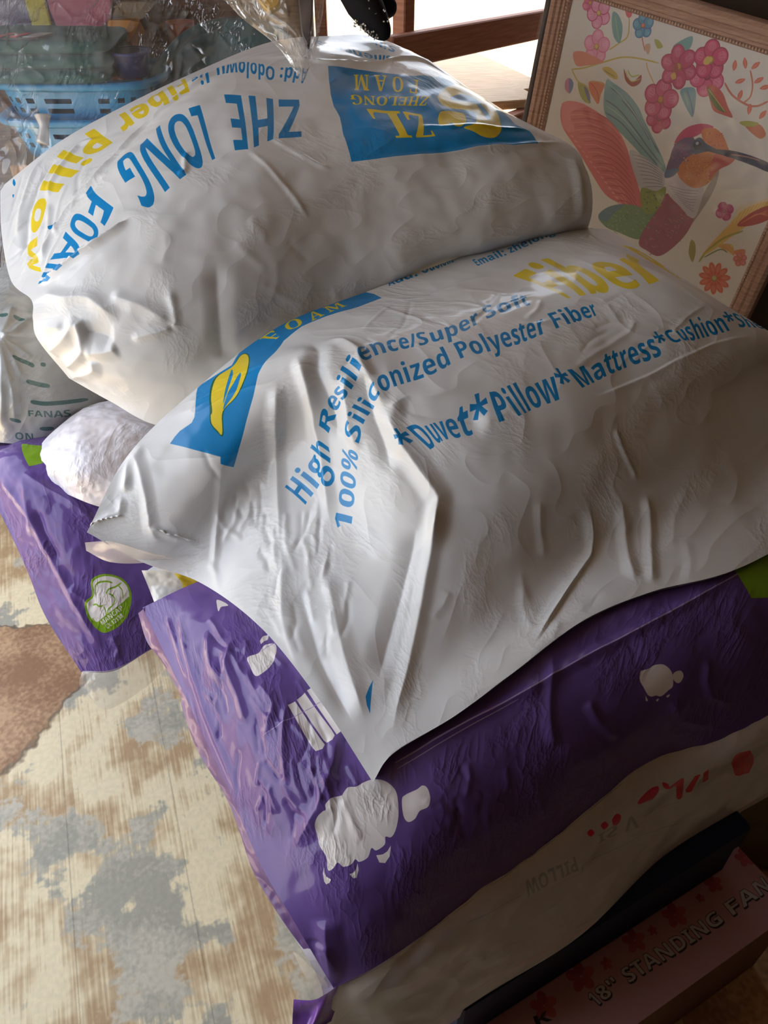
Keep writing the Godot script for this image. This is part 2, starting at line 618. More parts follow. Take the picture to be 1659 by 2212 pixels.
# ---------------------------------------------------------------- textures of the room
func floor_texture() -> ImageTexture:
	# worn vinyl floor covering with a wood print: cream and tan where it is left, grey where it is rubbed through, brown earth beyond its torn edge
	var size := 1536
	var n1 := noise(FastNoiseLite.TYPE_SIMPLEX_SMOOTH, 3.0, 11, 5)
	n1.fractal_gain = 0.6
	var n2 := noise(FastNoiseLite.TYPE_SIMPLEX_SMOOTH, 4.2, 27, 5)
	n2.fractal_gain = 0.62
	var n3 := noise(FastNoiseLite.TYPE_SIMPLEX, 1.0, 5, 2)
	var n4 := noise(FastNoiseLite.TYPE_SIMPLEX, 60.0, 8, 2)
	var data := PackedByteArray()
	data.resize(size * size * 3)
	var k := 0
	var cream := Vector3(240, 224, 184)
	var tan := Vector3(188, 158, 118)
	var grey := Vector3(160, 158, 144)
	var pale := Vector3(205, 200, 182)
	var earth := Vector3(152, 116, 86)
	for j in size:
		var z := -1.9 + 2.0 * (j + 0.5) / size
		for i in size:
			var x := -1.5 + 2.0 * (i + 0.5) / size
			var across := x * 0.937 - z * 0.35
			var along := x * 0.35 + z * 0.937
			var a := n1.get_noise_2d(x, z)
			var b := n2.get_noise_2d(x, z)
			var g := n3.get_noise_2d(across * 120.0, along * 3.5)
			var f := n4.get_noise_2d(x, z)
			var c := cream.lerp(tan, clampf(b * 1.9 + 0.26 + g * 0.42 + f * 0.12, 0.0, 1.0))
			var wear := clampf((a - 0.12 + g * 0.035 + f * 0.06) * 9.0, 0.0, 1.0)
			c = c.lerp(grey.lerp(pale, clampf(b * 1.8 + 0.25 + f * 0.25, 0.0, 1.0)), wear * 0.85)
			var seam := absf(fposmod(across, 0.21) - 0.105)
			if seam < 0.0012: c *= 0.86
			# torn edge: brown earth to the far left, a strip of covering beyond
			var edge := (x + 0.808) * 0.912 + (z + 0.902) * 0.409 + a * 0.06 + b * 0.02
			var far := z + 1.355 + b * 0.06
			if edge < 0.0 and far > 0.0:
				var t := clampf(minf(-edge, far) * 70.0, 0.0, 1.0)
				c = c.lerp(earth.lerp(Vector3(196, 160, 122), clampf(b * 1.3 + a * 0.8 + f * 0.35 + 0.35, 0.0, 1.0)), t)
				c *= 1.0 - 0.35 * (1.0 - absf(t * 2.0 - 1.0))
			c *= 0.985 + 0.03 * f
			data[k] = clampi(int(c.x), 0, 255)
			data[k + 1] = clampi(int(c.y), 0, 255)
			data[k + 2] = clampi(int(c.z), 0, 255)
			k += 3
	return ImageTexture.create_from_image(Image.create_from_data(size, size, false, Image.FORMAT_RGB8, data))

func wood_texture(dark: Color, light: Color, s: int) -> ImageTexture:
	var size := 256
	var n := noise(FastNoiseLite.TYPE_SIMPLEX, 1.0, s, 3)
	var im := Image.create(size, size, false, Image.FORMAT_RGB8)
	for y in size:
		for x in size:
			var t := clampf(0.5 + 0.7 * n.get_noise_2d(x * 0.012, y * 0.16), 0.0, 1.0)
			im.set_pixel(x, y, dark.lerp(light, t))
	return ImageTexture.create_from_image(im)

func wood(dark: Color, light: Color, s: int, scale := 2.0) -> StandardMaterial3D:
	var m := mat(Color.WHITE, 0.65, 0.4)
	m.albedo_texture = wood_texture(dark, light, s)
	m.uv1_triplanar = true
	m.uv1_scale = Vector3.ONE * scale
	return m

# ================================================================ the scene
func _ready() -> void:
	# camera, sky, sun, exposure
	var cam := Camera3D.new()
	cam.name = "camera"
	cam.fov = 66.09
	cam.near = 0.05
	cam.far = 200.0
	cam.position = Vector3(0, 1.5, 0)
	cam.rotation_degrees = Vector3(-40, 0, 0)
	add_child(cam)
	cam.current = true
	var we := WorldEnvironment.new()
	we.name = "world"
	var env := Environment.new()
	env.background_mode = Environment.BG_SKY
	var sky := Sky.new()
	var sm := ProceduralSkyMaterial.new()
	sm.sky_top_color = Color(0.84, 0.89, 0.98)
	sm.sky_horizon_color = Color(0.98, 0.98, 0.965)
	sm.sky_curve = 0.25
	sm.ground_horizon_color = Color(0.85, 0.78, 0.66)
	sm.ground_bottom_color = Color(0.6, 0.52, 0.42)
	sm.sun_angle_max = 1.0
	sm.sky_energy_multiplier = 1.0
	sky.sky_material = sm
	env.sky = sky
	env.background_energy_multiplier = 2.7
	env.tonemap_mode = Environment.TONE_MAPPER_LINEAR
	env.tonemap_exposure = 1.85
	env.sdfgi_enabled = true
	env.ssao_enabled = true
	env.ssil_enabled = true
	we.environment = env
	add_child(we)
	var sun := DirectionalLight3D.new()
	sun.name = "sun"
	sun.light_color = Color(1.0, 0.95, 0.86)
	sun.light_energy = 4.0
	sun.light_angular_distance = 0.6
	sun.shadow_enabled = true
	add_child(sun)
	sun.look_at_from_position(Vector3(-1.5, 9, 3), Vector3.ZERO)

	SANS = SystemFont.new()
	SANS.font_names = PackedStringArray(["Droid Sans"])
	SANS.font_weight = 700
	SERIF = SystemFont.new()
	SERIF.font_names = PackedStringArray(["Droid Serif"])
	SERIF.font_weight = 700

	build_room()
	build_pile()
	build_left_stack()
	build_picture()
	build_hanging()

func build_room() -> void:
	var fm := mat(Color.WHITE, 0.55, 0.4)
	fm.albedo_texture = floor_texture()
	var st := start()
	for k in [[-2.4, 1.2, 1.9, -4.4]]:   # one slab; the pattern repeats every two metres
		var a := Vector3(k[0], 0, k[1])
		var b := Vector3(k[0], 0, k[3])
		var c := Vector3(k[2], 0, k[3])
		var d := Vector3(k[2], 0, k[1])
		for q in [a, b, c, a, c, d]:
			st.set_uv(Vector2((q.x + 1.5) / 2.0, (q.z + 1.9) / 2.0))
			st.add_vertex(q)
		var dn := Vector3(0, -0.06, 0)
		for e in [[a, b], [b, c], [c, d], [d, a]]:
			quad(st, e[0] + dn, e[1] + dn, e[1], e[0])
	struct("floor", finish(st), fm)
	struct("ground", box_mesh(Vector3(0, -0.16, 0), Vector3(60, 0, 0), Vector3(0, 0.09, 0), Vector3(0, 0, 60)), mat(Color8(150, 132, 108), 0.95, 0.2))
	var plaster := mat(Color8(74, 62, 54), 0.9, 0.2)
	var boards := wood(Color8(96, 66, 50), Color8(128, 92, 70), 3)
	struct("ceiling", box_mesh(Vector3(0.05, 2.66, -1.4), Vector3(1.8, 0, 0), Vector3(0, 0.05, 0), Vector3(0, 0, 3.0)), mat(Color8(156, 142, 128), 0.9, 0.2))
	struct("wall_front", box_mesh(Vector3(0.1, 1.3, 1.05), Vector3(1.7, 0, 0), Vector3(0, 1.3, 0), Vector3(0, 0, 0.04)), plaster)
	# left wall with a wide doorway, open to the daylight
	struct("wall_left", box_mesh(Vector3(-1.6, 1.3, 0.62), Vector3(0.04, 0, 0), Vector3(0, 1.3, 0), Vector3(0, 0, 0.43)), plaster)
	struct("wall_left", box_mesh(Vector3(-1.6, 1.3, -2.3), Vector3(0.04, 0, 0), Vector3(0, 1.3, 0), Vector3(0, 0, 0.55)), plaster)
	struct("wall_left", box_mesh(Vector3(-1.6, 2.38, -0.78), Vector3(0.04, 0, 0), Vector3(0, 0.22, 0), Vector3(0, 0, 0.98)), plaster)
	struct("wall_back", box_mesh(Vector3(-0.92, 1.3, -2.85), Vector3(0.70, 0, 0), Vector3(0, 1.3, 0), Vector3(0, 0, 0.03)), boards)
	struct("wall_right", beam(Vector3(1.75, 1.3, 1.1), Vector3(1.75, 1.3, -1.6), Vector3(0.06, 0, 0), Vector3(0, 2.6, 0)), plaster)
	struct("wall_right", beam(Vector3(1.80, 1.3, -1.42), Vector3(0.62, 1.3, -2.57), Vector3(0.04, 0, 0.04), Vector3(0, 2.6, 0)), plaster)
	struct("wall_right", beam(Vector3(0.66, 1.3, -2.55), Vector3(0.86, 1.3, -3.70), Vector3(0.05, 0, 0.01), Vector3(0, 2.6, 0)), plaster)
	# the window opening: posts, a rail across it, a ledge of pale planks on a beam
	var w := Node3D.new()
	w.name = "window_1"
	add_child(w, true)
	tag(w, "unglazed window opening framed by brown wooden posts and a rail", "window", "", "structure")
	var brown := wood(Color8(150, 98, 74), Color8(182, 130, 104), 7)
	var pale := wood(Color8(178, 150, 112), Color8(208, 182, 146), 9)
	part("rail", beam(Vector3(0.0122, 1.0201, -2.7825), Vector3(0.7492, 0.9835, -3.7178), Vector3(-0.0314, 0.0000, -0.0248), Vector3(0, 0.094, 0)), brown, w)
	part("post", beam(Vector3(0.0618, 1.0263, -2.9052), Vector3(0.0618, 2.6000, -2.9052), Vector3(-0.0393, 0.0000, -0.0309), Vector3(0.0340, 0.0000, -0.0432)), brown, w)
	part("post", beam(Vector3(-0.1942, 0.0000, -2.8431), Vector3(-0.1942, 2.6000, -2.8431), Vector3(0, 0, 0.05), Vector3(0.035, 0, 0)), brown, w)
	part("plank", beam(Vector3(0.2391, 0.7850, -3.9864), Vector3(0.4719, 0.7850, -3.1829), Vector3(-0.2256, 0.0000, 0.0654), Vector3(0, 0.03, 0)), pale, w)
	part("plank", beam(Vector3(0.3311, 0.7820, -4.0809), Vector3(0.5643, 0.7820, -3.3884), Vector3(-0.1821, 0.0000, 0.0613), Vector3(0, 0.03, 0)), pale, w)
	part("beam", beam(Vector3(0.4149, 0.7200, -3.0621), Vector3(0.8853, 0.7200, -3.6590), Vector3(-0.0393, 0.0000, -0.0309), Vector3(0, 0.10, 0)), brown, w)
# a flat-sided solid: outline given as corner points, thickness along its normal
func prism(outline: Array, thick: float) -> ArrayMesh:
	var n: Vector3 = (outline[1] - outline[0]).cross(outline[2] - outline[0]).normalized()
	if n.dot(Vector3(0, 0.6, 1)) < 0: n = -n
	var ax: Vector3 = (outline[1] - outline[0]).normalized()
	var ay := n.cross(ax)
	var flat := PackedVector2Array()
	for q in outline: flat.append(Vector2((q - outline[0]).dot(ax), (q - outline[0]).dot(ay)))
	if Geometry2D.is_polygon_clockwise(flat): flat.reverse()
	var soft := PackedVector2Array()   # corners rounded off
	for i in flat.size():
		var p := flat[i]
		var a := flat[(i + flat.size() - 1) % flat.size()]
		var b := flat[(i + 1) % flat.size()]
		var r := minf(0.012, 0.3 * minf(p.distance_to(a), p.distance_to(b)))
		var pa := p + (a - p).normalized() * r
		var pb := p + (b - p).normalized() * r
		for k in 4:
			var t := k / 3.0
			soft.append(pa.lerp(p, t).lerp(p.lerp(pb, t), t))
	var st := start()
	var o: Vector3 = outline[0]
	var put := func(p: Vector2, z: float) -> Vector3: return o + ax * p.x + ay * p.y + n * z
	var bev := thick * 0.25
	var inner := Geometry2D.offset_polygon(soft, -bev)
	var lid: PackedVector2Array = inner[0] if inner.size() else soft
	var ix := Geometry2D.triangulate_polygon(lid)
	for i in range(0, ix.size(), 3):
		st.set_uv(Vector2.ZERO)
		var t := [put.call(lid[ix[i]], thick), put.call(lid[ix[i + 1]], thick), put.call(lid[ix[i + 2]], thick)]
		if ((t[1] - t[0]) as Vector3).cross(t[2] - t[0]).dot(n) > 0: tri(st, t[0], t[2], t[1])
		else: tri(st, t[0], t[1], t[2])
	for i in soft.size():
		var j := (i + 1) % soft.size()
		quad(st, put.call(soft[j], 0.0), put.call(soft[j], thick - bev), put.call(soft[i], thick - bev), put.call(soft[i], 0.0))
	for i in lid.size():   # bevel: each lid corner to the nearest wall corner
		var j := (i + 1) % lid.size()
		var wi := 0
		var wj := 0
		for k in soft.size():
			if soft[k].distance_squared_to(lid[i]) < soft[wi].distance_squared_to(lid[i]): wi = k
			if soft[k].distance_squared_to(lid[j]) < soft[wj].distance_squared_to(lid[j]): wj = k
		quad(st, put.call(soft[wj], thick - bev), put.call(lid[j], thick), put.call(lid[i], thick), put.call(soft[wi], thick - bev))
	var ib := Geometry2D.triangulate_polygon(soft)
	for i in range(0, ib.size(), 3):
		var t := [put.call(soft[ib[i]], 0.0), put.call(soft[ib[i + 1]], 0.0), put.call(soft[ib[i + 2]], 0.0)]
		if ((t[1] - t[0]) as Vector3).cross(t[2] - t[0]).dot(n) < 0: tri(st, t[0], t[2], t[1])
		else: tri(st, t[0], t[1], t[2])
	return finish(st)

func build_pile() -> void:
	var c: Canvas
	# carton of a standing fan at the bottom of the pile
	c = Canvas.new(Vector2i(1024, 768), Color8(166, 124, 128))
	for k in 5: disc(c, Color8(166, 84, 88).lerp(Color8(142, 60, 66), k * 0.2), Vector2(0.9905 * c.w, (1.0 - 0.2345) * c.h) + Vector2(cos(k * 1.256), sin(k * 1.256)) * 31, 28, 20, k * 1.256)
	for k in 5: disc(c, Color8(166, 84, 88).lerp(Color8(142, 60, 66), k * 0.2), Vector2(0.8599 * c.w, (1.0 - 0.2203) * c.h) + Vector2(cos(k * 1.256), sin(k * 1.256)) * 29, 26, 19, k * 1.256)
	for k in 5: disc(c, Color8(166, 84, 88).lerp(Color8(142, 60, 66), k * 0.2), Vector2(0.7083 * c.w, (1.0 - 0.2052) * c.h) + Vector2(cos(k * 1.256), sin(k * 1.256)) * 38, 34, 25, k * 1.256)
	for k in 5: disc(c, Color8(166, 84, 88).lerp(Color8(142, 60, 66), k * 0.2), Vector2(0.5705 * c.w, (1.0 - 0.2086) * c.h) + Vector2(cos(k * 1.256), sin(k * 1.256)) * 35, 31, 22, k * 1.256)
	for k in 5: disc(c, Color8(166, 84, 88).lerp(Color8(142, 60, 66), k * 0.2), Vector2(0.3956 * c.w, (1.0 - 0.2078) * c.h) + Vector2(cos(k * 1.256), sin(k * 1.256)) * 42, 37, 27, k * 1.256)
	for k in 5: disc(c, Color8(166, 84, 88).lerp(Color8(142, 60, 66), k * 0.2), Vector2(0.2750 * c.w, (1.0 - 0.1958) * c.h) + Vector2(cos(k * 1.256), sin(k * 1.256)) * 38, 34, 25, k * 1.256)
	for k in 5: disc(c, Color8(166, 84, 88).lerp(Color8(142, 60, 66), k * 0.2), Vector2(0.7999 * c.w, (1.0 - 0.2034) * c.h) + Vector2(cos(k * 1.256), sin(k * 1.256)) * 14, 12, 9, k * 1.256)
	for k in 5: disc(c, Color8(166, 84, 88).lerp(Color8(142, 60, 66), k * 0.2), Vector2(0.6295 * c.w, (1.0 - 0.2029) * c.h) + Vector2(cos(k * 1.256), sin(k * 1.256)) * 15, 14, 10, k * 1.256)
	for k in 5: disc(c, Color8(166, 84, 88).lerp(Color8(142, 60, 66), k * 0.2), Vector2(0.4717 * c.w, (1.0 - 0.1968) * c.h) + Vector2(cos(k * 1.256), sin(k * 1.256)) * 18, 16, 11, k * 1.256)
	write(c, SANS, '18" STANDING FAN', Color8(40, 34, 36), [0,3877,1033,3791,1469,4,4924,1053,4889,1519,8,6473,984,6445,1469,12,8166,942,8171,1415,16,9899,949,9953,1454], 1.25)
	write(c, SANS, '18" STANDING FAN', Color8(40, 34, 36), [0,3873,1075,3787,1511,4,4921,1095,4886,1562,8,6471,1028,6444,1513,12,8166,987,8171,1460,16,9901,995,9955,1501], 1.2)
	write(c, SANS, '18" STANDING FAN', Color8(168, 160, 158), [0,3873,1075,3787,1511,4,4921,1095,4886,1562,8,6471,1028,6444,1513,12,8166,987,8171,1460,16,9901,995,9955,1501])
	write(c, SANS, 'K', Color8(40, 34, 36), [0,2332,1587,2372,1869,1,2814,1464,2819,1777])
	var fan := thing("fan_carton", "pinkish carton of an eighteen inch standing fan with red flowers, lowest in the pile", "carton", Vector3(0.2879, -0.0000, -0.5891))
	var card := mat(Color8(120, 88, 70), 0.8, 0.3)
	part("carton", box_mesh(Vector3(0.2879, 0.1100, -0.5891), Vector3(0.2617, 0.0000, -0.1428), Vector3(0, 0.11, 0), Vector3(0.1006, -0.0000, 0.1843), 0.003), card, fan)
	var lid := start()
	quad(lid, Vector3(0.1267, 0.2220, -0.2620), Vector3(-0.0745, 0.2220, -0.6307), Vector3(0.4490, 0.2220, -0.9163), Vector3(0.6502, 0.2220, -0.5476))
	var print_card := mat(Color.WHITE, 0.5, 0.4)
	print_card.albedo_texture = c.texture()
	part("printed_top", finish(lid), print_card, fan)
	var navy := thing("flat_box", "plain dark navy box lying between the fan carton and the white pillow pack", "box", Vector3(0.2379, 0.2200, -0.6546))
	part("body", box_mesh(Vector3(0.2379, 0.2650, -0.6546), Vector3(0.2277, 0.0000, -0.1235), Vector3(0, 0.042, 0), Vector3(0.0906, -0.0000, 0.1670), 0.006), mat(Color8(20, 28, 52), 0.6, 0.3), navy)
	part("lid", box_mesh(Vector3(0.2379, 0.3380, -0.6546), Vector3(0.2312, 0.0000, -0.1254), Vector3(0, 0.03, 0), Vector3(0.0925, -0.0000, 0.1705), 0.006), mat(Color8(22, 30, 56), 0.6, 0.3), navy)
	var olive := thing("dark_sack", "dark olive brown wrapped sack behind the right end of the fan carton", "sack", Vector3(0.7476, 0.0157, -0.7069))
	part("wrapping", bag([4,4,[662,13,-737,715,19,-716,786,6,-704,885,-37,-734,618,80,-767,679,112,-741,765,112,-741,886,61,-777,626,98,-834,698,141,-818,786,148,-824,909,108,-868,669,87,-903,735,118,-903,828,133,-915,936,88,-956]], 32, 24, [], Vector3(0.08, -0.12, -0.16), 0.008, 0.09, 4, mat(Color8(92, 78, 38), 0.4), mat(Color8(92, 78, 38), 0.4)), null, olive)
	# white pillow pack under the purple one
	c = Canvas.new(Vector2i(1024, 1024), Color8(200, 195, 194))
	poly(c, INK_RED, [8185,4110,8239,4315,8320,4342,8491,4159,8525,3591,8543,2503,8451,1904,8270,2104,8186,2334,8158,2738])
	poly(c, INK_RED, [7626,4017,7738,4095,7698,3081,7575,3066])
	poly(c, INK_RED, [7446,4081,7565,4029,7323,2915,7232,2991,7224,3213])
	blob(c, INK_RED, [6822,4371,6917,4190,6941,4021,7058,4101,7195,4202,7223,4013,7138,2868,7039,2937,7066,3805,6930,3872,6837,4103])
	blob(c, INK_RED, [6342,4150,6442,4291,6572,4373,6726,4306,6730,4044,6617,3827,6498,3906,6371,3996])
	blob(c, INK_RED, [5453,4576,5521,4591,5560,4369,5492,4352])
	blob(c, INK_RED, [5684,4429,5760,4447,5806,4171,5729,4149])
	blob(c, INK_RED, [5887,4270,5964,4358,6026,4189,6011,3939,5935,3843,5882,4037])
	write(c, SANS, "PILLOW", PALE_GREY, [0,5170,4150,5169,3271,6,4311,4540,4307,3760])
	line(c, PALE_GREY, 2, [3256,4552,3595,4418,4015,4263,4256,4049])
	line(c, PALE_GREY, 2, [4693,3296,4944,3140,5202,3011,5293,3374,5721,2675,6256,2222,7133,1206])
	write(c, SANS, "IS V", PALE_GREY, [0,5605,4159,5584,3700,4,6330,3513,6315,2653])
	line(c, PALE_GREY, 2, [6359,3127,6788,2763,7121,2644])
	line(c, PALE_PINK, 5, [2829,658,3562,576,4341,354,4818,256,5360,-138,5800,0])
	line(c, PALE_GREY, 3, [4879,555,5116,466])
	var white_pack := thing("pillow_pack", "white pillow pack with upside-down red lettering squeezed below the purple pack", "pillow pack", Vector3(0.2496, 0.3600, -0.6343), "pillow packs in the piles")
	var white_pack_face := film(c.texture(), Color8(200, 195, 194), film_relief(512, 0.90, 0.85, 21, 1.2, 0.4, 0.06, 0.2, 0), 0.3, 0.0, 0.5)
	part("film", bag([7,5,[-50,360,-294,41,370,-330,138,370,-382,274,370,-455,408,370,-559,555,370,-639,753,370,-739,-77,420,-320,20,440,-346,115,450,-397,248,450,-477,391,450,-578,537,450,-655,730,450,-754,-75,490,-351,11,510,-369,98,520,-423,225,520,-507,372,520,-611,513,530,-663,708,530,-773,-161,490,-482,-65,530,-505,31,550,-558,192,550,-666,385,550,-784,620,550,-944,890,540,-1112,-399,490,-925,-301,520,-941,-170,530,-987,36,530,-1150,312,530,-1347,633,530,-1567,974,520,-1781]], 160, 120, [], Vector3(0, -0.10, 0), 0.006, 0.12, 21, white_pack_face, mat(Color8(200, 195, 194), 0.4)), null, white_pack)
	# purple pillow pack
	c = Canvas.new(Vector2i(2048, 1536), PURPLE)
	blob(c, INK_WHITE, [1403,4230,1542,4436,1687,4513,1757,4521,1825,4652,1995,4705,2175,4638,2261,4678,2392,4722,2537,4620,2705,4607,2886,4532,3041,4329,3103,4010,3043,3721,2905,3375,2728,3109,2597,3026,2507,3114,2418,2941,2213,2921,2147,3046,1999,2871,1813,2871,1759,2992,1649,2922,1500,2958,1442,3134,1314,3037,1215,3060,1301,3413,1294,3777])
	blob(c, INK_WHITE, [3116,3709,3211,3760,3388,3719,3489,3723,3527,3592,3487,3342,3389,3183,3257,3206,3125,3100,3001,3131,2997,3349])
	poly(c, INK_WHITE, [1175,3190,1131,3033,1123,2915,1182,2785,1123,2718,1050,2714,1042,2812,1094,3026])
	poly(c, INK_WHITE, [1540,2695,1622,2684,1690,2737,1766,2863,1726,2679,1629,2508,1567,2541])
	poly(c, INK_WHITE, [2168,2802,2299,2729,2402,2739,2517,2828,2402,2584,2263,2481,2164,2578])
	blob(c, INK_WHITE, [6705,3293,6762,3270,6830,3234,6889,3244,6991,3155,7058,3034,7123,2830,7155,2621,7150,2360,7086,2314,7034,2277,6958,2266,6886,2370,6825,2406,6769,2529,6723,2816,6686,3067])
	blob(c, INK_WHITE, [7154,2687,7206,2718,7279,2653,7320,2492,7288,2372,7226,2371,7166,2522])
	poly(c, INK_WHITE, [6735,2544,6766,2365,6747,2339,6728,2409])
	poly(c, INK_WHITE, [6881,2233,6919,2252,6930,2202,6903,2159])
	poly(c, INK_WHITE, [7039,2178,7095,2189,7101,2135,7067,2110])
	blob(c, INK_WHITE, [1965,8092,2192,8095,2353,8190,2538,8186,2544,8071,2452,7904,2269,7755,2029,7677,1927,7709,1928,7932])
	poly(c, INK_WHITE, [2330,8310,2438,8381,2535,8390,2477,8299,2320,8246])
	poly(c, INK_WHITE, [2230,6909,2385,6928,2461,6009,2477,5876,2395,5808,2255,5844,2233,5941])
	poly(c, INK_WHITE, [2425,6944,2617,7001,2724,6069,2724,5922,2642,5858,2528,5889,2500,5959])
	poly(c, INK_WHITE, [2671,7039,2837,7085,2897,6236,2864,5940,2762,5918])
	blob(c, INK_WHITE, [1908,9427,2006,9343,2080,9210,1932,9225,1835,9157,1861,9299])
	line(c, SEAM, 3, [3318,4592,4327,4513,5176,4415,6262,4478,7413,4294,7939,4231,8600,4151])
	line(c, SEAM, 2, [3310,4434,4295,4384,5063,4311])
	line(c, SEAM, 1, [2217,8095,2995,8307])
	line(c, SEAM, 1, [1485,6604,3034,6716])
	poly(c, LEAF_GREEN, [8113,4357,8601,4280,8997,4182,9119,3017,8616,3152,8365,3377])
	var purple_pack := thing("pillow_pack", "large purple pillow pack with white sheep prints under the front foam bag", "pillow pack", Vector3(0.2010, 0.5000, -0.7372), "pillow packs in the piles")
	var purple_pack_face := film(c.texture(), PURPLE, film_relief(1024, 1.24, 0.72, 31, 0.8, 1.5, 0.1, 1.05, -0.2), 0.42, 0.0, 0.2)
	part("film", bag([7,6,[-58,500,-341,6,520,-365,96,520,-425,222,520,-510,370,520,-616,514,530,-666,712,530,-782,-101,550,-389,-21,600,-403,70,620,-447,195,620,-530,345,620,-628,515,620,-726,734,600,-874,-152,560,-460,-59,630,-464,28,660,-506,169,670,-596,340,670,-701,549,670,-844,809,640,-1020,-203,570,-553,-119,645,-546,-23,670,-596,137,680,-693,341,680,-825,588,670,-996,877,650,-1195,-286,570,-696,-204,640,-694,-84,660,-735,83,670,-835,305,670,-996,563,670,-1167,865,650,-1373,-392,560,-879,-301,600,-897,-175,610,-949,17,610,-1094,275,610,-1283,576,610,-1494,909,600,-1703]], 420, 300, [
		[-2.1,8,0,[197,528,186,486,194,444]],
		[2.2,8,0,[264,526,261,492,257,456]],
		[-1.6,8,0,[144,690,131,661,115,632]],
		[2.3,8,0,[230,579,210,543,203,499]],
		[2.1,8,0,[238,845,242,800,254,758]],
		[1.6,8,0,[181,603,154,549,150,483]],
		[1.5,8,0,[186,748,191,710,189,671]],
		[2.4,8,0,[260,736,263,695,278,656]],
		[-1.7,8,0,[144,847,130,806,105,770]],
		[2.1,8,0,[163,744,171,694,201,651]],
		[1.9,8,0,[89,594,98,546,85,492]],
		[2.5,8,0,[213,531,200,483,179,435]],
		[2.1,8,0,[114,623,94,598,73,572]],
		[2.5,8,0,[184,793,177,741,182,692]],
		[-1.8,8,0,[158,707,144,665,129,623]],
		[-1.6,8,0,[79,663,39,618,11,563]],
		[-1.3,8,0,[118,490,103,450,81,415]],
		[-1.8,8,0,[246,859,256,812,280,775]],
		[-1.9,8,0,[114,525,115,481,134,445]],
		[-1.7,8,0,[244,840,242,808,237,775]],
		[-2.4,8,0,[123,619,128,591,131,560]],
		[-1.5,8,0,[209,467,185,423,158,384]],
		[1.9,8,0,[218,459,207,397,202,333]],
		[1.4,8,0,[132,563,128,519,130,472]],
		[2.5,8,0,[213,660,219,628,229,596]],
		[2.3,8,0,[198,566,196,521,178,474]],
		[1.5,8,0,[169,698,174,671,178,643]],
		[-2.0,8,0,[247,654,224,609,181,579]],
		[-1.8,8,0,[100,801,104,759,90,719]],
		[-2.0,8,0,[179,522,170,488,153,457]],
		[-1.5,8,0,[183,593,163,541,149,480]],
		[-2.2,8,0,[143,890,157,850,186,820]],
		[2.3,8,0,[58,795,74,754,71,714]],
		[1.5,8,0,[136,493,138,456,139,417]],
		[1.6,8,0,[217,592,196,546,183,492]],
		[1.6,8,0,[240,588,227,538,222,483]],
		[-1.4,8,0,[214,559,182,515,144,472]],
		[1.9,8,0,[211,844,197,818,173,799]],
		[2.2,8,0,[157,914,165,886,163,857]],
		[1.6,8,0,[111,573,88,538,74,496]],
		[-1.5,8,0,[91,592,74,532,41,470]],
		[-2.4,8,0,[75,778,64,729,33,684]],
		[1.7,8,0,[91,576,71,543,39,516]],
		[2.3,8,0,[172,852,171,800,175,751]],
		[1.8,8,0,[82,769,69,738,49,709]],
		[-1.8,8,0,[260,655,256,597,231,542]],
		[1.6,9,0,[461,295,455,262,449,229]],
		[-1.1,9,0,[365,328,368,275,384,226]],
		[1.0,9,0,[398,219,378,185,361,143]],
		[-1.6,9,0,[404,375,406,314,418,253]],
		[1.7,9,0,[419,363,407,319,391,280]],
		[1.7,9,0,[491,208,487,154,490,88]],
		[1.6,9,0,[409,224,405,156,395,86]],
		[1.0,9,0,[354,311,359,265,355,219]],
		[1.3,9,0,[593,157,587,85,566,47]],
		[1.1,9,0,[340,343,344,306,356,274]],
		[-1.3,9,0,[421,268,409,242,398,215]],
		[-1.9,9,0,[381,304,372,250,351,210]],
		[1.3,9,0,[407,336,411,285,415,232]],
		[-2.0,9,0,[377,276,368,234,370,186]],
		[5,14,0,[332,459,433,451,518,441,626,448,741,429,860,415]],
		[6,20,0,[289,604,246,544,204,503,152,457,65,380]],
		[-5,18,0,[299,592,256,537,227,502]],
		[4,10,0,[229,706,169,618,137,548]],
		[4,12,0,[190,760,203,704,141,649]],
		[4,12,0,[187,856,146,813,136,733,126,688]],
		[4,14,0,[143,892,109,827,128,777]],
		[6,20,0,[25,136,12,90,-9,26]],
		[7,24,0,[72,189,37,103,-11,-5]],
		[-5,22,0,[13,156,-9,102]],
		[4,14,0,[591,335,598,271,624,172]],
		[4,14,0,[710,197,728,117,780,49]],
		[4,14,0,[568,508,533,343,530,259]],
		[4,14,0,[774,255,769,198,781,140,821,86]],
		[4,14,0,[88,950,60,872,41,769,26,673,7,541]],
		[3,10,0,[55,963,42,887,31,819]]], Vector3(0, -0.12, 0), 0.005, 0.13, 31, purple_pack_face, mat(PURPLE, 0.4)), null, purple_pack)
	var mauve := film(null, Color8(106, 76, 124), null, 0.4, 0.3, 0.3)
	part("side_flange", sheet([3,12,[-68,491,-357,-64,494,-358,-61,501,-357,-106,497,-395,-98,503,-397,-91,515,-398,-145,503,-442,-135,512,-442,-126,528,-438,-170,508,-479,-158,520,-474,-146,539,-466,-192,511,-527,-179,524,-519,-167,546,-506,-217,513,-574,-205,527,-566,-194,550,-553,-266,515,-642,-249,530,-630,-232,555,-611,-303,515,-716,-285,530,-699,-267,555,-675,-311,515,-741,-297,530,-730,-283,555,-711,-353,515,-805,-335,530,-792,-318,555,-771,-386,515,-846,-371,530,-838,-355,555,-822,-415,515,-908,-404,530,-901,-391,555,-884]], 8, 160, [], 0.0035, 0.05, 5, mauve), null, purple_pack)
	part("corner_tail", sheet([4,3,[-108,440,-312,-96,440,-310,-85,450,-311,-62,450,-323,-107,455,-326,-88,455,-326,-73,475,-328,-54,465,-338,-106,470,-339,-83,480,-335,-63,495,-338,-47,490,-352]], 40, 30, [], 0.002, 0.04, 6, film(null, Color8(128, 84, 170), null, 0.25, 0.3)), null, purple_pack)
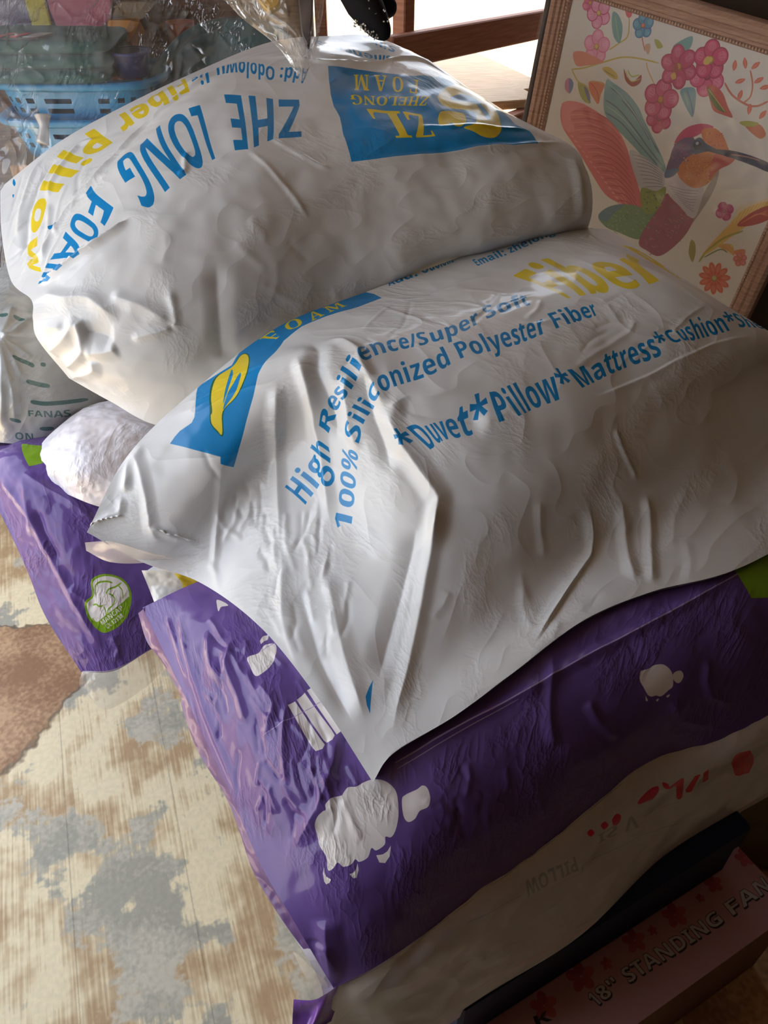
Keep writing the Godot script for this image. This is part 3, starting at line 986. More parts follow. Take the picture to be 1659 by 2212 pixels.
	var clear := clear_film(Color8(226, 214, 196), 0.34)
	part("clear_selvedge", sheet([2,4,[-78,470,-340,-64,480,-342,-86,480,-351,-67,495,-349,-96,490,-362,-80,505,-357,-108,500,-380,-101,515,-373]], 6, 20, [], 0.0, 0.1, 1, clear, 0.0), null, purple_pack)
	part("clear_hem", sheet([7,2,[-57,485,-308,5,485,-354,104,485,-424,234,485,-511,384,485,-618,534,485,-678,621,485,-732,-46,523,-336,6,523,-364,96,523,-423,222,523,-509,369,523,-614,518,523,-671,607,523,-726]], 80, 6, [], 0.002, 0.06, 2, clear, 0.0), null, purple_pack)
	# the two printed foam bags
	c = Canvas.new(Vector2i(2048, 1536), WHITE_FILM)
	poly(c, INK_BLUE, [1705,9275,1817,9287,1906,9276,2027,9157,2118,9198,2224,9298,2724,9819,2901,9984,2981,10002,3147,9907,3348,9806,3547,9947,3863,10117,4150,10180,4466,10157,4767,10127,5215,10155,5506,10174,5642,10025,5646,9847,5584,9641,5168,9595,4963,9629,4661,9653,4356,9656,3923,9506,3264,9014,2660,8546,2304,8191,1971,7898,1665,7611,1403,7330,1485,7822,1577,7957,1636,8637])
	blob(c, INK_GREEN, [2166,8937,2452,9266,2842,9658,3111,9840,3277,9729,3573,9910,3613,9811,3362,9491,2712,8841,2352,8582,2133,8608,1835,8247,1873,8440,1976,8697,2099,8861])
	blob(c, INK_YELLOW, [2159,8880,2438,9219,2812,9585,3097,9797,3295,9736,3570,9888,3586,9787,3344,9492,2724,8875,2355,8609,2135,8634,1851,8294,1885,8439,1974,8671,2097,8838])
	blob(c, INK_BLUE, [3179,9636,2564,9077,2286,8804,2294,8794,2540,8996,2970,9386])
	blob(c, INK_BLUE, [2910,9192,2656,9018,2422,8876,2175,8673,2230,8666,2433,8722,2781,9032])
	write(c, SERIF, "F O A M", INK_YELLOW, [0,3972,9689,3964,9982,2,4193,9720,4355,10000,4,4546,9683,4715,9986,6,4863,9734,4968,9982,7,5183,9780,5216,9972])
	write(c, SANS, "High Resilience/Super Soft", INK_BLUE, [0,1366,5051,1304,5552,3,1997,5375,1919,5807,5,2237,5886,2234,6150,6,2525,6246,2512,6645,8,2944,6581,2890,6933,10,3275,7013,3267,7411,11,3469,7279,3578,7807,14,4257,7764,4478,8201,16,4549,7769,4717,8128,19,5221,7829,5418,8206,22,5761,8028,5959,8392,26,6487,8103,6664,8445])
	write(c, SANS, "100% Siliconized Polyester Fiber", INK_BLUE, [0,1742,4275,1535,4482,1,1936,4569,1762,4743,3,2232,5016,2101,5235,5,2518,5452,2413,5712,6,2713,5751,2630,6008,9,3127,6181,3047,6452,10,3365,6436,3428,6904,12,3908,6849,4024,7359,15,4504,7100,4598,7541,17,4854,7237,4930,7609,20,5377,7229,5470,7665,22,5707,7233,5856,7701,25,6111,7301,6273,7750,27,6386,7349,6475,7762,32,7121,7418,7221,7801])
	write(c, SANS, "*Duvet*Pillow*Mattress*Cushion*She", INK_BLUE, [0,2991,4969,3075,5483,1,3473,5125,3312,5583,2,3693,5290,3673,5864,4,4029,5481,4157,6191,6,4443,5578,4655,6379,7,4828,5692,4949,6415,8,5153,5696,5134,6373,11,5427,5743,5432,6404,13,5944,5779,5966,6479,14,6239,5850,6146,6372,15,6529,5900,6493,6361,16,6753,5951,6788,6472,19,7182,6000,7205,6551,22,7778,6015,7702,6609,23,7998,6132,7884,6566,26,8459,6094,8428,6675,30,9228,6250,9275,6974,31,9471,6371,9684,7202,34,10020,6272,10000,6800])
	write(c, SANS, "Fiber P", INK_YELLOW, [0,6979,8020,7015,8999,2,7353,7985,7657,9129,3,7755,7912,8020,9003,4,8271,7919,8606,8972,6,9713,8528,9639,9449,7,10000,8525,10000,9325], 1.25)
	write(c, SANS, "Add: Odolowu", INK_BLUE, [0,5930,9910,6022,10078,5,6424,9905,6588,10200,12,6934,9921,7079,10176])
	write(c, SANS, "Email: zhelonginvestment", INK_BLUE, [0,7016,9590,7121,9806,7,7592,9625,7684,9810,24,9815,10035,9903,10200])
	poly(c, INK_BLUE, [1388,1831,1253,1721,1101,1565,1060,1397,1075,1185,1216,1469])
	var front_bag := thing("foam_bag", "white printed foam bag with blue High Resilience lettering lying in front", "bag", Vector3(0.1788, 0.6142, -0.9970), "printed foam bags")
	var front_bag_face := film(c.texture(), WHITE_FILM, film_relief(1024, 1.18, 0.82, 41, 1.1, 0.55, 0.06, 2.2, 0.0), 0.4, 0.1, 0.3)
	part("film", bag([8,6,[-13,673,-498,12,682,-531,88,689,-579,167,693,-642,274,693,-731,384,691,-788,521,686,-838,736,664,-980,-82,678,-610,-15,686,-649,78,691,-695,179,694,-769,293,700,-858,409,710,-915,557,710,-995,822,690,-1153,-178,656,-754,-65,700,-853,54,765,-861,168,790,-894,275,800,-939,396,800,-1009,549,800,-1116,817,770,-1275,-292,615,-882,-171,740,-1017,-31,850,-1010,103,860,-976,246,870,-1031,393,870,-1115,533,875,-1188,673,860,-1245,-392,630,-915,-272,760,-990,-137,890,-1094,15,905,-1126,167,915,-1186,331,920,-1263,487,925,-1317,590,890,-1318,-473,670,-939,-413,755,-1028,-310,825,-1114,-182,875,-1239,-25,890,-1353,152,905,-1474,329,915,-1592,462,905,-1614]], 400, 280, [
		[1.2,9,0,[153,501,141,476,126,453]],
		[1.8,9,0,[22,424,18,382,10,344]],
		[1.9,9,0,[75,684,57,618,58,559]],
		[-1.4,9,0,[129,329,120,295,94,273]],
		[-2.1,9,0,[102,668,83,628,74,583]],
		[-2.1,9,0,[139,496,117,470,89,464]],
		[-1.5,9,0,[129,504,111,474,87,456]],
		[1.7,9,0,[134,424,119,402,100,383]],
		[1.7,9,0,[78,392,70,359,63,328]],
		[-1.8,9,0,[62,518,59,491,53,467]],
		[-2.1,9,0,[118,617,96,572,74,547]],
		[1.8,9,0,[95,503,84,465,77,424]],
		[-1.7,9,0,[53,394,41,351,15,322]],
		[1.6,9,0,[92,530,75,497,59,459]],
		[-1.7,9,0,[145,477,128,447,108,420]],
		[-1.2,9,0,[94,323,72,295,57,259]],
		[-1.3,9,0,[141,430,127,410,118,384]],
		[-1.9,9,0,[116,664,92,596,75,552]],
		[2.0,9,0,[96,548,87,529,80,508]],
		[2.0,9,0,[93,639,67,605,43,608]],
		[-1.7,9,0,[167,852,142,797,114,712]],
		[1.5,9,0,[141,357,128,332,115,308]],
		[2.1,9,0,[112,519,101,503,94,483]],
		[1.7,9,0,[124,460,120,440,110,423]],
		[1.3,9,0,[98,327,90,308,88,286]],
		[1.7,9,0,[109,469,106,445,100,423]],
		[-2.0,9,0,[97,575,87,529,72,494]],
		[2.1,9,0,[105,621,83,587,59,584]],
		[1.2,9,0,[123,410,106,386,101,352]],
		[-2.0,9,0,[34,358,25,326,20,293]],
		[1.2,9,0,[108,446,92,414,82,375]],
		[1.2,9,0,[96,325,80,305,60,287]],
		[-2.1,9,0,[70,458,53,444,37,422]],
		[-1.1,9,0,[104,560,83,538,72,498]],
		[-0.7,9,0,[734,644,762,640,791,630]],
		[-1.4,9,0,[631,630,667,626,700,602]],
		[1.4,9,0,[615,776,639,788,668,815]],
		[0.7,9,0,[798,696,822,686,852,693]],
		[1.4,9,0,[614,920,654,925,685,917]],
		[-0.9,9,0,[581,807,621,814,666,830]],
		[0.9,9,0,[406,788,434,788,459,784]],
		[0.9,9,0,[586,770,613,761,641,754]],
		[-1.3,9,0,[687,710,723,719,753,705]],
		[-1.3,9,0,[766,659,798,650,833,651]],
		[1.1,9,0,[615,758,642,758,664,748]],
		[1.4,9,0,[801,641,840,677,899,721]],
		[1.2,9,0,[439,868,497,908,547,934]],
		[1.0,9,0,[715,601,753,632,794,649]],
		[-1.3,9,0,[429,812,493,858,573,931]],
		[1.0,9,0,[627,906,638,882,649,858]],
		[-1.1,9,0,[304,715,330,738,364,779]],
		[-1.2,9,0,[729,766,757,773,786,777]],
		[0.8,9,0,[773,620,810,601,849,585]],
		[-1.1,9,0,[645,661,680,691,718,700]],
		[-1.4,9,0,[543,795,597,830,661,879]],
		[0.8,9,0,[638,697,665,679,699,673]],
		[-1.0,14,0,[607,66,575,-1,531,-20]],
		[1.9,14,0,[525,52,504,-14,470,0]],
		[1.9,14,0,[500,353,495,297,499,236]],
		[1.1,14,0,[690,251,670,216,647,182]],
		[1.3,14,0,[793,247,760,188,751,96]],
		[-1.2,14,0,[775,59,761,10,734,-20]],
		[1.1,14,0,[779,118,787,48,776,-11]],
		[1.4,14,0,[448,248,459,179,482,79]],
		[2.0,14,0,[449,222,451,160,471,70]],
		[1.4,14,0,[312,276,294,258,269,247]],
		[7,22,0,[300,828,269,757,232,655,199,563,175,507,147,448]],
		[7,20,0,[398,886,372,818,362,780,343,733,327,642,323,606]],
		[11,26,0,[323,606,309,530,314,479,324,423,304,381,282,341]],
		[6,18,0,[309,705,281,650,252,578,244,529]],
		[-8,25,0,[382,896,279,738,254,645,226,557]],
		[-9,28,0,[333,701,305,630,287,561,270,474]],
		[6,20,0,[255,802,193,702,132,581,77,478]],
		[6,25,0,[82,486,24,366,1,264]],
		[-10,40,0,[334,608,420,613,478,583]],
		[6,18,0,[324,424,285,340,228,212,144,29]],
		[-7,30,0,[276,396,216,291,145,171]],
		[6,20,1,[468,31,542,117,589,176,597,226,597,313]],
		[5,18,0,[663,284,664,144,681,38]],
		[5,16,0,[713,281,711,129,714,9]],
		[3,9,0,[671,455,685,375,703,307]],
		[2.5,16,1,[952,594,895,590,824,573,723,556,626,553]],
		[4,12,0,[149,782,67,662,12,574]],
		[6,16,0,[79,949,131,989,167,985]],
		[4,14,0,[77,954,51,938,34,971,11,1002]],
		[5,18,0,[158,1008,127,955,74,878,49,838,28,773]],
		[3,10,0,[49,838,45,787,41,744,40,689]],
		[4,12,0,[22,610,16,574,1,533]],
		[1,9,0,[578,805,628,827,676,835]],
		[1.2,8,0,[537,955,519,891,509,834,518,795]],
		[1,8,0,[584,882,594,861,595,843]],
		[1.2,10,0,[874,951,918,973,906,946]],
		[1.5,10,0,[631,640,669,652,737,680,763,712]],
		[2,14,0,[325,604,383,653,447,657]],
		[5,22,0,[112,397,95,262,86,108]],
		[-5,22,0,[70,413,46,271,44,126]]], Vector3(0.0, -0.14, -0.05), 0.003, 0.16, 41, front_bag_face, mat(WHITE_FILM, 0.4)), null, front_bag)
	part("open_end_flap", sheet([4,2,[-492,615,-955,-448,615,-929,-396,620,-920,-340,630,-921,-486,640,-948,-434,660,-928,-377,660,-906,-315,640,-904]], 40, 10, [], 0.002, 0.05, 12, clear_film(Color8(226, 220, 216), 0.5), 0.0), null, front_bag)
	part("heat_seal", tube([Vector3(-0.4662, 0.6799, -0.9437), Vector3(-0.4632, 0.6825, -0.9465), Vector3(-0.4600, 0.6832, -0.9474), Vector3(-0.4546, 0.6850, -0.9495), Vector3(-0.4513, 0.6858, -0.9504), Vector3(-0.4479, 0.6866, -0.9512), Vector3(-0.4445, 0.6874, -0.9520), Vector3(-0.4398, 0.6879, -0.9523), Vector3(-0.4363, 0.6888, -0.9530), Vector3(-0.4314, 0.6894, -0.9533), Vector3(-0.4277, 0.6904, -0.9540), Vector3(-0.4227, 0.6912, -0.9542), Vector3(-0.4189, 0.6923, -0.9547)], [0.0006, 0.0022, 0.0006, 0.0022, 0.0006, 0.0022, 0.0006, 0.0022, 0.0006, 0.0022, 0.0006, 0.0022, 0.0006], 6, 3), film(null, WHITE_FILM, null, 0.15), front_bag)
	part("heat_seal", tube([Vector3(-0.3701, 0.6824, -0.9415), Vector3(-0.3682, 0.6794, -0.9394), Vector3(-0.3644, 0.6785, -0.9385), Vector3(-0.3606, 0.6776, -0.9376), Vector3(-0.3556, 0.6766, -0.9366), Vector3(-0.3493, 0.6753, -0.9355), Vector3(-0.3464, 0.6719, -0.9337), Vector3(-0.3402, 0.6705, -0.9335), Vector3(-0.3340, 0.6692, -0.9338), Vector3(-0.3278, 0.6678, -0.9344), Vector3(-0.3202, 0.6634, -0.9340), Vector3(-0.3112, 0.6588, -0.9334), Vector3(-0.3013, 0.6570, -0.9340)], [0.0006, 0.0022, 0.0006, 0.0022, 0.0006, 0.0022, 0.0006, 0.0022, 0.0006, 0.0022, 0.0006, 0.0022, 0.0006], 6, 3), film(null, WHITE_FILM, null, 0.15), front_bag)
	part("corner_tip", sheet([3,4,[-14,585,-542,-11,583,-541,-8,588,-549,-26,600,-565,-14,607,-556,-4,605,-574,-31,605,-595,-10,625,-582,9,610,-581,-37,605,-613,-9,640,-603,30,625,-600]], 24, 30, [], 0.0, 0.1, 3, film(null, WHITE_FILM, null, 0.3, 0.2)), null, front_bag)
	c = Canvas.new(Vector2i(2048, 2048), WHITE_FILM)
	poly(c, INK_BLUE, [6090,8022,5979,7718,5896,7427,5874,7208,5907,7012,5866,6654,5885,5777,6392,5714,6892,5675,7837,5585,8821,5720,9285,6101,9396,6802,9228,6923,9400,7775,9350,7950,9172,8209,8363,7724,7833,7760,6789,8004])
	blob(c, INK_YELLOW, [8060,7329,8390,7513,8845,7770,9599,8434,9375,7850,9109,7245,8880,6734,8711,6362,8510,6053,8318,6062,8139,6278,8015,6422,8258,6510,8472,6806,8522,6970,8335,6991,8064,7018,7935,7096,7947,7214])
	blob(c, INK_BLUE, [8314,7290,8601,7399,8848,7397,8873,7198,8800,6900,8651,6778,8719,7004,8733,7211,8520,7223,8270,7219])
	blob(c, INK_YELLOW, [7661,6815,7781,6917,8002,6935,8218,6904,8250,6820,8110,6566,7975,6457,7841,6478,7851,6608,7753,6582,7713,6513,7573,6561,7595,6705])
	write(c, SERIF, "ZL", INK_YELLOW, [0,7342,6917,7385,6233,1,6952,7021,6944,6271,2,6358,7113,6486,6378])
	write(c, SERIF, "ZHELONG", INK_YELLOW, [0,7784,7274,7554,7082,7,6187,7404,6162,7217])
	write(c, SERIF, "F O A M", INK_YELLOW, [0,7878,7659,7572,7361,2,7539,7740,7283,7419,4,7195,7831,6961,7464,6,6827,7854,6622,7483,7,6497,7849,6344,7502])
	write(c, SANS, "ZHE LONG FOAM", INK_BLUE, [0,5388,7381,5243,6608,1,5083,7439,4868,6523,2,4690,7582,4456,6243,3,4382,7744,4175,6234,4,4085,7650,3945,6147,5,3804,7691,3778,6065,6,3302,7697,3413,5866,7,2838,7177,2849,5575,8,2415,7149,2371,5481,9,2091,6954,2131,5784,10,1726,6653,1659,5325,11,1267,6185,1237,4972,12,693,5831,793,5034,13,230,5413,368,5131])
	write(c, SANS, "Add: Odolowu-lie", INK_BLUE, [0,5724,7988,5561,7696,5,5273,8156,5182,7851,12,4624,8961,4471,8278,16,4200,8996,4105,8377])
	write(c, SANS, "silience/S", INK_BLUE, [0,7792,8446,7554,8243,6,7006,8939,6856,8497,10,6584,9698,6167,8710])
	write(c, SANS, "Silic", INK_BLUE, [0,8357,8871,8031,8564,5,8213,9917,7859,9412])
	write(c, SANS, "Fiber Pillow", INK_YELLOW, [0,4214,9698,4002,8325,3,3352,9614,3207,8528,5,2654,9670,2590,8642,7,1572,9547,2012,8462,9,1080,8878,1486,8143,12,363,6123,468,5639], 1.25)
	blob(c, INK_BLUE, [1113,6944,1238,6878,1307,6758,1227,6702,1123,6787])
	blob(c, INK_BLUE, [345,9925,386,9736,357,9639,315,9782])
	blob(c, INK_BLUE, [297,9361,341,9329,317,9229])
	var top_bag := thing("foam_bag", "white printed foam bag with upside-down ZHE LONG FOAM lettering on top of the pile", "bag", Vector3(-0.1806, 0.7015, -1.4975), "printed foam bags")
	var top_bag_face := film(c.texture(), WHITE_FILM, film_relief(1024, 1.11, 1.00, 51, 0.8, 0.4, 0.04, 2.2, 0.3), 0.42, 0.1, 0.25)
	part("film", bag([8,7,[-576,762,-1260,-485,750,-1198,-400,730,-1155,-290,702,-1171,-114,764,-1328,63,876,-1448,247,900,-1520,417,909,-1606,-602,848,-1242,-477,828,-1173,-365,828,-1159,-246,837,-1206,-91,853,-1311,73,919,-1412,246,940,-1488,414,953,-1584,-600,888,-1242,-483,923,-1220,-358,940,-1220,-226,950,-1269,-82,953,-1362,85,977,-1441,246,989,-1517,410,992,-1603,-605,911,-1268,-485,992,-1310,-357,1030,-1329,-222,1043,-1379,-74,1042,-1457,86,1042,-1522,230,1050,-1581,398,1022,-1635,-678,904,-1366,-576,991,-1427,-439,1080,-1489,-275,1109,-1526,-94,1098,-1569,62,1107,-1615,198,1096,-1659,372,1050,-1685,-739,938,-1513,-619,1016,-1552,-470,1088,-1625,-355,1152,-1731,-172,1173,-1853,-29,1163,-1878,80,1159,-1907,248,1079,-1840,-790,970,-1670,-672,1041,-1717,-565,1086,-1781,-427,1130,-1896,-260,1171,-2035,-121,1179,-2068,-21,1177,-2066,99,1142,-2010]], 340, 320, [
		[1.8,9,0,[101,722,68,684,28,664]],
		[1.8,9,0,[197,754,171,717,139,699]],
		[-2.0,9,0,[68,726,25,724,-20,742]],
		[1.9,9,0,[23,719,-11,715,-20,717]],
		[-2.0,9,0,[60,991,36,910,14,830]],
		[2.2,9,0,[159,803,134,729,112,620]],
		[-1.2,9,0,[229,691,190,673,140,722]],
		[1.6,9,0,[65,804,30,781,2,749]],
		[-1.9,9,0,[79,883,33,855,12,783]],
		[2.2,9,0,[128,632,77,601,28,535]],
		[1.4,9,0,[135,928,115,899,105,852]],
		[2.1,9,0,[92,644,56,652,20,646]],
		[-1.2,9,0,[145,690,108,657,66,642]],
		[1.7,9,0,[102,664,51,651,1,629]],
		[-1.7,9,0,[201,875,177,808,177,690]],
		[-1.9,9,0,[62,735,35,704,-4,710]],
		[1.2,16,0,[418,464,432,430,455,404]],
		[1.4,16,0,[462,305,492,267,524,231]],
		[0.9,16,0,[444,318,478,281,514,250]],
		[1.4,16,0,[470,363,475,306,464,258]],
		[-1.4,16,0,[484,398,505,364,530,332]],
		[1.1,16,0,[271,473,275,433,272,396]],
		[0.8,16,0,[642,325,666,267,686,174]],
		[1.5,16,0,[567,258,582,190,595,77]],
		[1.1,16,0,[395,419,425,377,459,341]],
		[9,16,1,[219,530,173,506,138,499,58,516,24,539]],
		[6,16,0,[43,582,99,653,158,692,205,705,287,838,407,844,464,866,516,862]],
		[5,14,0,[516,862,600,812,709,824,853,836,926,831]],
		[4,12,0,[589,578,689,565,783,555,882,572,1015,690]],
		[3,10,0,[444,624,471,545,519,427]],
		[3,10,0,[479,657,515,608,558,549]],
		[7,22,0,[1,489,73,380,133,357,159,328,197,290]],
		[7,20,0,[-3,255,33,273,81,277]],
		[9,22,0,[11,124,78,246,113,306]],
		[-9,30,0,[115,266,141,270,183,255]],
		[9,20,0,[113,306,111,260,113,210,25,61]],
		[7,22,0,[113,210,156,221,189,234]],
		[6,20,0,[-3,-20,125,158,125,193]],
		[4,14,0,[298,267,260,260,216,254]],
		[4,14,0,[298,267,304,281,288,354]],
		[-6,30,0,[367,389,386,232,396,170]],
		[5,20,0,[177,352,238,323,298,273]],
		[4,14,0,[117,796,124,850,154,903,192,945,243,911]],
		[4,14,0,[119,789,111,685,60,602]],
		[4,14,0,[36,758,53,856,83,948,109,989]],
		[-5,16,0,[48,700,64,800,94,890,141,944]],
		[4,10,0,[325,592,338,592,358,645]],
		[6,25,0,[989,602,981,363,977,97]],
		[3,10,0,[716,663,768,647,887,656,945,687]]], Vector3(0.02, -0.12, -0.22), 0.005, 0.16, 51, top_bag_face, mat(WHITE_FILM, 0.4)), null, top_bag)
func build_left_stack() -> void:
	var c: Canvas
	c = Canvas.new(Vector2i(1024, 1024), PURPLE)
	blob(c, LEAF_GREEN, [4093,2964,4434,3072,5040,3047,5628,2892,6016,2703,6253,2428,6278,2132,6066,1801,5703,1532,5120,1352,4439,1293,3822,1337,3452,1564,3274,1924,3290,2312,3496,2476,3870,2549,4022,2707])
	blob(c, INK_WHITE, [4197,2918,4522,2997,5068,2976,5604,2836,5938,2656,6160,2413,6140,2127,6067,2125,5654,2024,5103,1943,4449,1849,3674,1735,3420,1975,3410,2268,3594,2418,3975,2503,4142,2689])
	line(c, LEAF_GREEN, 5, [4186,2531,4288,2785,4583,2869,5054,2816,5371,2713])
	line(c, LEAF_GREEN, 5, [4829,2481,5063,2575,5488,2571,5867,2623])
	line(c, LEAF_GREEN, 5, [5001,2449,5200,2350,5283,2207,5045,2062,4715,1997,4567,1826])
	line(c, LEAF_GREEN, 6, [4465,1778,4530,1967,4508,2135])
	line(c, LEAF_GREEN, 5, [5744,2144,5824,2383,5666,2568])
	line(c, LEAF_GREEN, 5, [3838,2276,4068,2273,4212,2187,4467,2174])
	line(c, LEAF_GREEN, 5, [3529,1896,3617,1750,3815,1653])
	write(c, SANS, "MANCAP", INK_WHITE, [0,3994,1572,3909,1724,6,5671,1822,5569,1982])
	write(c, SANS, "CX 12138", INK_WHITE, [0,4200,1395,4148,1545,8,5531,1574,5452,1717])
	poly(c, LEAF_GREEN, [4226,8641,5293,8310,4756,7339,3924,7333])
	var back_pack := thing("pillow_pack", "purple pillow pack with a green and white round emblem, hanging down at left", "pillow pack", Vector3(-0.5462, 0.3499, -1.0895), "pillow packs in the piles")
	var back_pack_face := film(c.texture(), PURPLE, film_relief(512, 0.35, 0.57, 61, 0.8, 1.3, 0.1, 1.2, -0.2), 0.42, 0.0, 0.2)
	part("film", bag([4,6,[-554,350,-915,-490,360,-910,-425,382,-942,-345,393,-990,-619,427,-980,-530,451,-961,-442,470,-989,-343,467,-1039,-654,494,-1036,-560,544,-1025,-464,559,-1051,-352,533,-1094,-703,560,-1104,-609,616,-1086,-509,617,-1112,-374,579,-1159,-761,599,-1176,-686,647,-1177,-579,649,-1204,-420,623,-1248,-825,600,-1281,-747,607,-1287,-624,624,-1302,-461,606,-1338]], 140, 180, [
		[6,18,0,[325,718,225,594,206,480,217,377,251,303,298,194,331,29]],
		[5,15,0,[157,733,184,638,212,563,150,491]],
		[-5,15,0,[259,575,243,483,255,372]],
		[4,14,0,[270,301,325,260,370,224]],
		[4,14,0,[434,116,439,62,363,24]],
		[5,14,0,[323,725,390,653,476,585,520,521,549,476]]], Vector3(0.16, -0.03, -0.24), 0.005, 0.1, 61, back_pack_face, mat(PURPLE, 0.4)), null, back_pack)
	var clear := clear_film(Color8(222, 216, 206), 0.30)
	part("clear_selvedge", sheet([4,3,[-537,314,-884,-504,298,-871,-441,320,-902,-410,337,-930,-557,332,-899,-498,329,-891,-433,347,-919,-410,355,-945,-551,354,-914,-489,365,-910,-424,386,-941,-410,382,-961]], 60, 30, [], 0.003, 0.05, 8, clear, 0.0), null, back_pack)
	c = Canvas.new(Vector2i(256, 256), Color8(226, 222, 228))
	var cushion := thing("cushion", "fluffy white cushion in clear film between the purple pack and the foam bags", "cushion", Vector3(-0.5258, 0.5783, -1.1768))
	var cushion_face := film(c.texture(), Color8(226, 222, 228), film_relief(512, 0.27, 0.32, 71, 1.6, 0.9, 0.3, 1.4, -0.3), 0.5, 0.0, 0.5)
	part("film", bag([4,5,[-626,617,-1139,-560,623,-1092,-502,613,-1071,-417,578,-1080,-649,626,-1173,-560,673,-1107,-492,672,-1081,-411,642,-1107,-642,649,-1218,-560,699,-1155,-495,704,-1133,-414,680,-1153,-608,662,-1281,-553,695,-1243,-494,703,-1224,-420,684,-1221,-594,648,-1348,-555,665,-1335,-513,665,-1335,-440,649,-1322]], 100, 100, [], Vector3(0.10, -0.05, -0.14), 0.006, 0.06, 71, cushion_face, mat(Color8(226, 222, 228), 0.4)), null, cushion)
	c = Canvas.new(Vector2i(256, 256), Color8(214, 214, 212))
	blob(c, Color8(232, 206, 40), [5452,9059,8424,8587,9281,3755,6412,3376,6161,6211])
	var scrap := thing("plastic_bag", "small white bag with a yellow print wedged between the two purple packs", "bag", Vector3(-0.3611, 0.4800, -0.9676))
	part("film", bag([3,3,[-401,470,-955,-361,480,-968,-317,480,-996,-417,500,-982,-368,510,-978,-312,510,-993,-425,535,-991,-369,545,-981,-305,545,-983]], 40, 32, [], Vector3(0.03, -0.01, -0.08), 0.004, 0.04, 7, film(c.texture(), WHITE_FILM, null, 0.3), mat(WHITE_FILM, 0.4)), null, scrap)
	c = Canvas.new(Vector2i(768, 768), Color8(176, 178, 176))
	line(c, DARK_TEAL, 22, [4308,4730,5155,4443,5630,4258])
	line(c, DARK_TEAL, 22, [5991,4370,6278,4318])
	line(c, DARK_TEAL, 22, [5100,3486,5703,3365,6471,3243])
	line(c, DARK_TEAL, 22, [5290,2451,6116,2364,7174,2409,8390,2443])
	line(c, DARK_TEAL, 22, [3865,1400,4629,1286])
	line(c, DARK_TEAL, 22, [5909,1001,6920,1024])
	line(c, DARK_TEAL, 22, [4315,7067,5130,6786])
	line(c, DARK_TEAL, 22, [3214,7111,3895,7051])
	write(c, SANS, "FANAS", DARK_TEAL, [0,5125,1659,5108,1972,5,7914,1616,7745,2005])
	write(c, SANS, "ON", DARK_TEAL, [0,4135,286,4174,653,2,5611,274,5528,683])
	var sack := thing("sack", "grey tied sack in clear film with dark teal stripes and faint lettering at far left", "sack", Vector3(-0.7062, 0.5571, -1.3988))
	var sack_face := film(c.texture(), Color8(176, 178, 176), film_relief(512, 0.47, 0.47, 81, 1.6, 0.8, 0.2, 0.5, -0.2), 0.22, 0.0, 0.5)
	part("film", bag([5,5,[-895,565,-1330,-760,626,-1251,-688,622,-1247,-638,602,-1270,-576,557,-1376,-892,652,-1351,-743,718,-1263,-674,709,-1269,-612,683,-1311,-546,624,-1432,-892,716,-1405,-753,775,-1336,-688,770,-1345,-620,745,-1390,-553,690,-1513,-895,762,-1496,-775,808,-1443,-715,804,-1452,-649,779,-1483,-580,734,-1576,-920,787,-1621,-820,823,-1599,-761,826,-1602,-691,803,-1608,-621,762,-1678]], 140, 140, [
		[5,14,0,[336,577,451,618,546,707]],
		[5,14,0,[336,577,487,575,623,587]],
		[5,14,0,[336,577,453,531,565,458]],
		[5,14,0,[336,577,416,489,509,325]],
		[5,14,0,[336,577,371,460,420,273,425,102]],
		[5,14,0,[336,577,378,647,419,787]],
		[5,14,0,[336,577,348,459,349,268,322,63]]], Vector3(0.04, -0.02, -0.22), 0.006, 0.1, 81, sack_face, mat(Color8(176, 178, 176), 0.4)), null, sack)
	# what carries them, out of sight behind the pile
	var card := mat(Color8(150, 116, 84), 0.85, 0.2)
	var b1 := thing("carton", "brown carton hidden behind the purple packs and carrying the left stack", "carton", Vector3(-0.36, 0, -1.82))
	part("body", box_mesh(Vector3(-0.36, 0.17, -1.82), Vector3(0.24, 0, 0), Vector3(0, 0.17, 0), Vector3(0, 0, 0.48)), card, b1)
	var b2 := thing("carton", "brown carton hidden behind the grey sack at far left", "carton", Vector3(-0.7, 0, -1.72))
	part("body", box_mesh(Vector3(-0.71, 0.28, -1.76), Vector3(0.10, 0, 0), Vector3(0, 0.28, 0), Vector3(0, 0, 0.12)), card, b2)
	var b3 := thing("carton", "tall brown carton hidden behind the sack, under the blue baskets", "carton", Vector3(-0.62, 0, -2.4))
	part("body", box_mesh(Vector3(-0.62, 0.43, -2.40), Vector3(0.38, 0, 0), Vector3(0, 0.43, 0), Vector3(0, 0, 0.2)), card, b3)
	# two nested blue baskets
	var blue := mat(Color8(40, 140, 200), 0.35)
	blue.cull_mode = BaseMaterial3D.CULL_DISABLED
	for k in 2:
		var y := 0.865 + 0.085 * k
		var b := thing("plastic_basket", ["lower of the two blue plastic baskets in the clear bag", "upper of the two blue plastic baskets, its rim under the teal towel"][k], "basket", Vector3(-0.8, y, -2.36), "nested blue baskets")
		var o := Vector3(-0.8, y, -2.36)
		part("rim", loft(o, Vector3.RIGHT, Vector3.BACK, [[0.090, 0.195, 0.145, 0.5], [0.084, 0.205, 0.155, 0.5], [0.090, 0.222, 0.170, 0.5], [0.102, 0.222, 0.170, 0.5], [0.106, 0.212, 0.160, 0.5], [0.100, 0.200, 0.150, 0.5]], false, false), blue, b)
		part("wall", loft(o, Vector3.RIGHT, Vector3.BACK, [[0.0, 0.170, 0.125, 0.5], [0.03, 0.182, 0.135, 0.5], [0.042, 0.185, 0.138, 0.5], [0.054, 0.188, 0.140, 0.5], [0.066, 0.191, 0.142, 0.5], [0.098, 0.198, 0.148, 0.5]], false, true, [0, 4, 0, 4, 0], 96), blue, b)
	var teal := mat(Color8(40, 84, 84), 0.95, 0.2)
